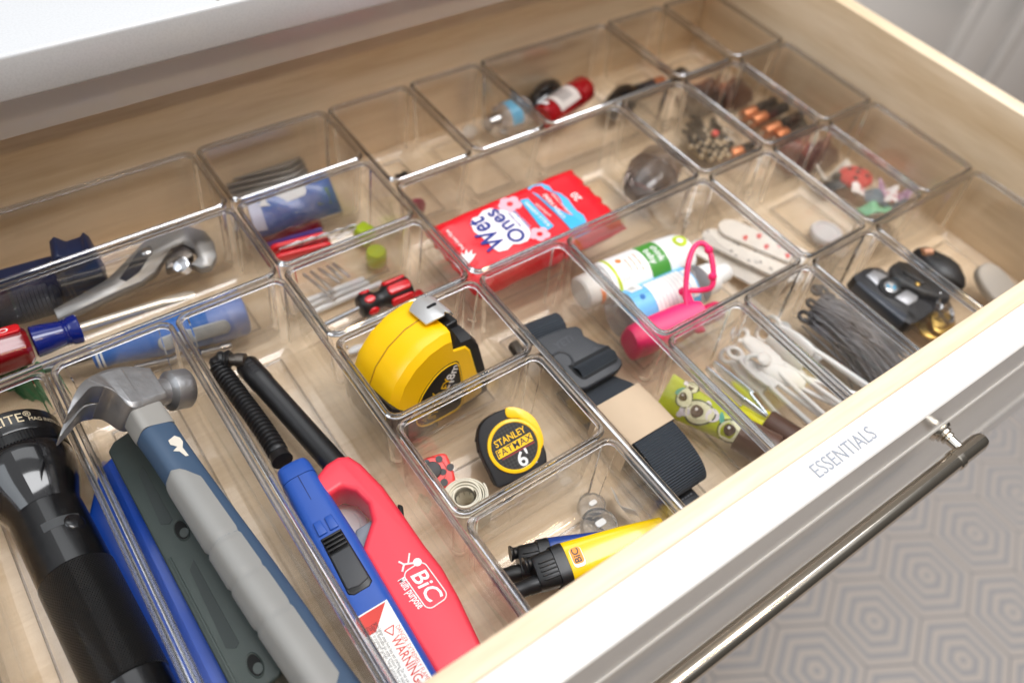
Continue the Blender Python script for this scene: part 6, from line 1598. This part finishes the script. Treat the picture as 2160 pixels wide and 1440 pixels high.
for k in range(4):
    b = MB(); b.flat([(q[0], q[1])] + [(q[0] + 0.048 * math.cos(R(90 * k + t)), q[1] + 0.048 * math.sin(R(90 * k + t))) for t in range(0, 91, 15)], 0.027); obj('badge_quarter', b, WHITE_INK if k % 2 else SKY, bg)
b = MB(); q = kq(1922, 664); b.prism(ellipse(0.05, 0.03, 20, q[0], q[1]), -0.02, 0.002); obj('key_eye', b, mat('eye_black', (8, 8, 8), rough=0.6), key)
fobM = frame(P(1895, 565, -0.42), P(2005, 625, -0.44) - P(1895, 565, -0.42), (0.1, -0.2, 1))
fb_ = thing('leather_fob', 'black leather key pouch with a brass stud lying over the car key', 'key pouch', fobM)
fl_n = (P(2005, 625, -0.44) - P(1895, 565, -0.42)).length
LEA = mat('black_leather', (22, 22, 24), rough=0.42, var=0.1, bump=0.25, bscale=260)
b = MB(); b.prism([(-0.08, -0.02), (-0.04, 0.14), (0.08, 0.20), (fl_n * 0.5, 0.15), (fl_n, 0.06), (fl_n + 0.02, -0.05), (fl_n * 0.6, -0.16), (0.12, -0.18), (-0.02, -0.14)], -0.12, 0.0); obj('pouch', b, LEA, fb_, bevel=0.04, seg=3)
b = MB(); b.prism([(0.05, -0.04), (0.10, 0.05), (0.30, 0.02), (0.30, -0.07)], 0.0, 0.03); obj('flap', b, LEA, fb_, bevel=0.012)
BRASS = mat('brass', (206, 170, 92), rough=0.3, metal=0.85, var=0.08)
b = MB(); b.ball((0.24, -0.10, 0.01), 0.03, 14, 8, None, 1, 1, 0.6); obj('stud', b, BRASS, fb_)
b = MB(); b.ball((fl_n - 0.1, -0.04, 0.0), 0.016, 10, 6); obj('rivet', b, CHROME, fb_)
kr = P(1992, 655, -0.56)
krt = thing('key_ring', 'silver split key ring joining the car key and brass key', 'key ring', frame_z(kr, (0.3, -0.5, 0.8), (1, 0, 0)))
for dz, rr_ in ((0.0, 0.14), (0.022, 0.138)):
    b = MB(); b.tube([(rr_ * math.cos(R(a)), rr_ * math.sin(R(a)), dz) for a in range(0, 360, 10)], 0.013, 8, None, closed=True); obj('coil', b, CHROME, krt)
b = MB(); b.lathe([(-0.06, 0.03), (-0.05, 0.045), (0.07, 0.04), (0.08, 0.02)], 14, T(-0.15, 0.06, 0.04) @ RZ(-30)); obj('clasp', b, CHROME, krt)
z = -0.66
bo_ = P(1985, 680, z); bkn = Vector((0, -0.15, 1)); bpl_ = Plane(bo_, bkn); bM2 = frame_z(bo_, bkn, (1, 0, 0)); bI2 = bM2.inverted()
def bq_(px, py):
    q = bI2 @ bpl_.hit(px, py); return (q.x, q.y)
bk_ = thing('brass_key', 'brass house key at the front right of the car key', 'key', bM2)
b = MB(); b.prism(smooth_poly([bq_(*q) for q in ((1962, 668), (1968, 660), (1985, 656), (2000, 662), (2012, 672), (2014, 684), (2004, 700), (1985, 705), (1968, 694))], 3), -0.02, 0.012); obj('bow', b, BRASS, bk_, bevel=0.006)
b = MB(); b.prism([bq_(*q) for q in ((1980, 700), (2000, 698), (2030, 735), (2018, 745))], -0.02, 0.010); obj('blade', b, BRASS, bk_)
q = bq_(1983, 668); b = MB(); b.prism(ellipse(0.05, 0.022, 18, q[0], q[1]), -0.01, 0.0135); obj('key_hole', b, mat('key_hole_dark', (60, 42, 22), rough=0.7), bk_)
for (pa, pb) in (((1970, 672), (1984, 680)), ((2000, 676), (2008, 684))):
    x0, y0 = bq_(*pa); x1, y1 = bq_(*pb); b = MB(); b.tube([(x0, y0, 0.013), (x1, y1, 0.013)], 0.009, 6); obj('key_stamp', b, mat('key_hole_dark', (60, 42, 22)), bk_)
bM3 = T(0, -0.02, -0.06)
o = thing('brass_key', 'second brass key half hidden beneath the first', 'key', T(bo_.x - 0.10, bo_.y + 0.03, z - 0.06) @ RZ(40))
b = MB(); b.prism(smooth_poly(ellipse(0.15, 0.13, 10), 2), -0.02, 0.012); obj('bow', b, BRASS, o, bevel=0.006)
b = MB(); b.prism([(-0.05, -0.10), (0.05, -0.10), (0.04, -0.5), (-0.03, -0.5)], -0.02, 0.010); obj('blade', b, BRASS, o)
# right corner bin: black pouch, grey tag on a cord ring
a_ = P(1948, 545, -0.66); c_ = P(2022, 600, -0.66); M = frame(a_, c_ - a_, (0, 0, 1)); ln = (c_ - a_).length
sg = thing('glasses_case', 'long black leather case with a metal tip in the corner bin', 'case', M)
b = MB(); b.loft([[(x, y, zz) for _, y, zz in hsec(0, w, h, 2.6, n=24)] for x, w, h in ((-0.12, 0.06, 0.05), (-0.06, 0.13, 0.10), (0.2, 0.19, 0.14), (ln * 0.7, 0.18, 0.13), (ln, 0.10, 0.08), (ln + 0.06, 0.03, 0.03))]); obj('body', b, LEA, sg)
b = MB(); b.lathe([(-0.06, 0.03), (-0.05, 0.05), (0.05, 0.05), (0.06, 0.03)], 14, T(0.0, -0.02, 0.10) @ RZ(60)); obj('tip', b, mat('rose_brass', (200, 150, 120), rough=0.3, metal=0.6), sg)
tgp = P(2098, 600, -0.62); tg = thing('grey_tag', 'rounded grey silicone tag with a thin gold ring in the corner bin', 'tag', frame_z(tgp, (-0.2, -0.3, 0.9), (1, 0, 0)))
b = MB(); b.prism(smooth_poly([(-0.13, -0.24), (-0.17, 0.0), (-0.12, 0.19), (0.0, 0.25), (0.12, 0.19), (0.17, 0.0), (0.13, -0.24)], 3), -0.06, 0.06); obj('tag', b, mat('grey_silicone', (160, 150, 138), rough=0.55, var=0.04), tg, bevel=0.035, seg=3)
b = MB(); b.tube([(0.14 * math.cos(R(a)), -0.27 + 0.12 * math.sin(R(a)), 0.05) for a in range(0, 360, 12)], 0.011, 8, None, closed=True); obj('ring', b, BRASS, tg)
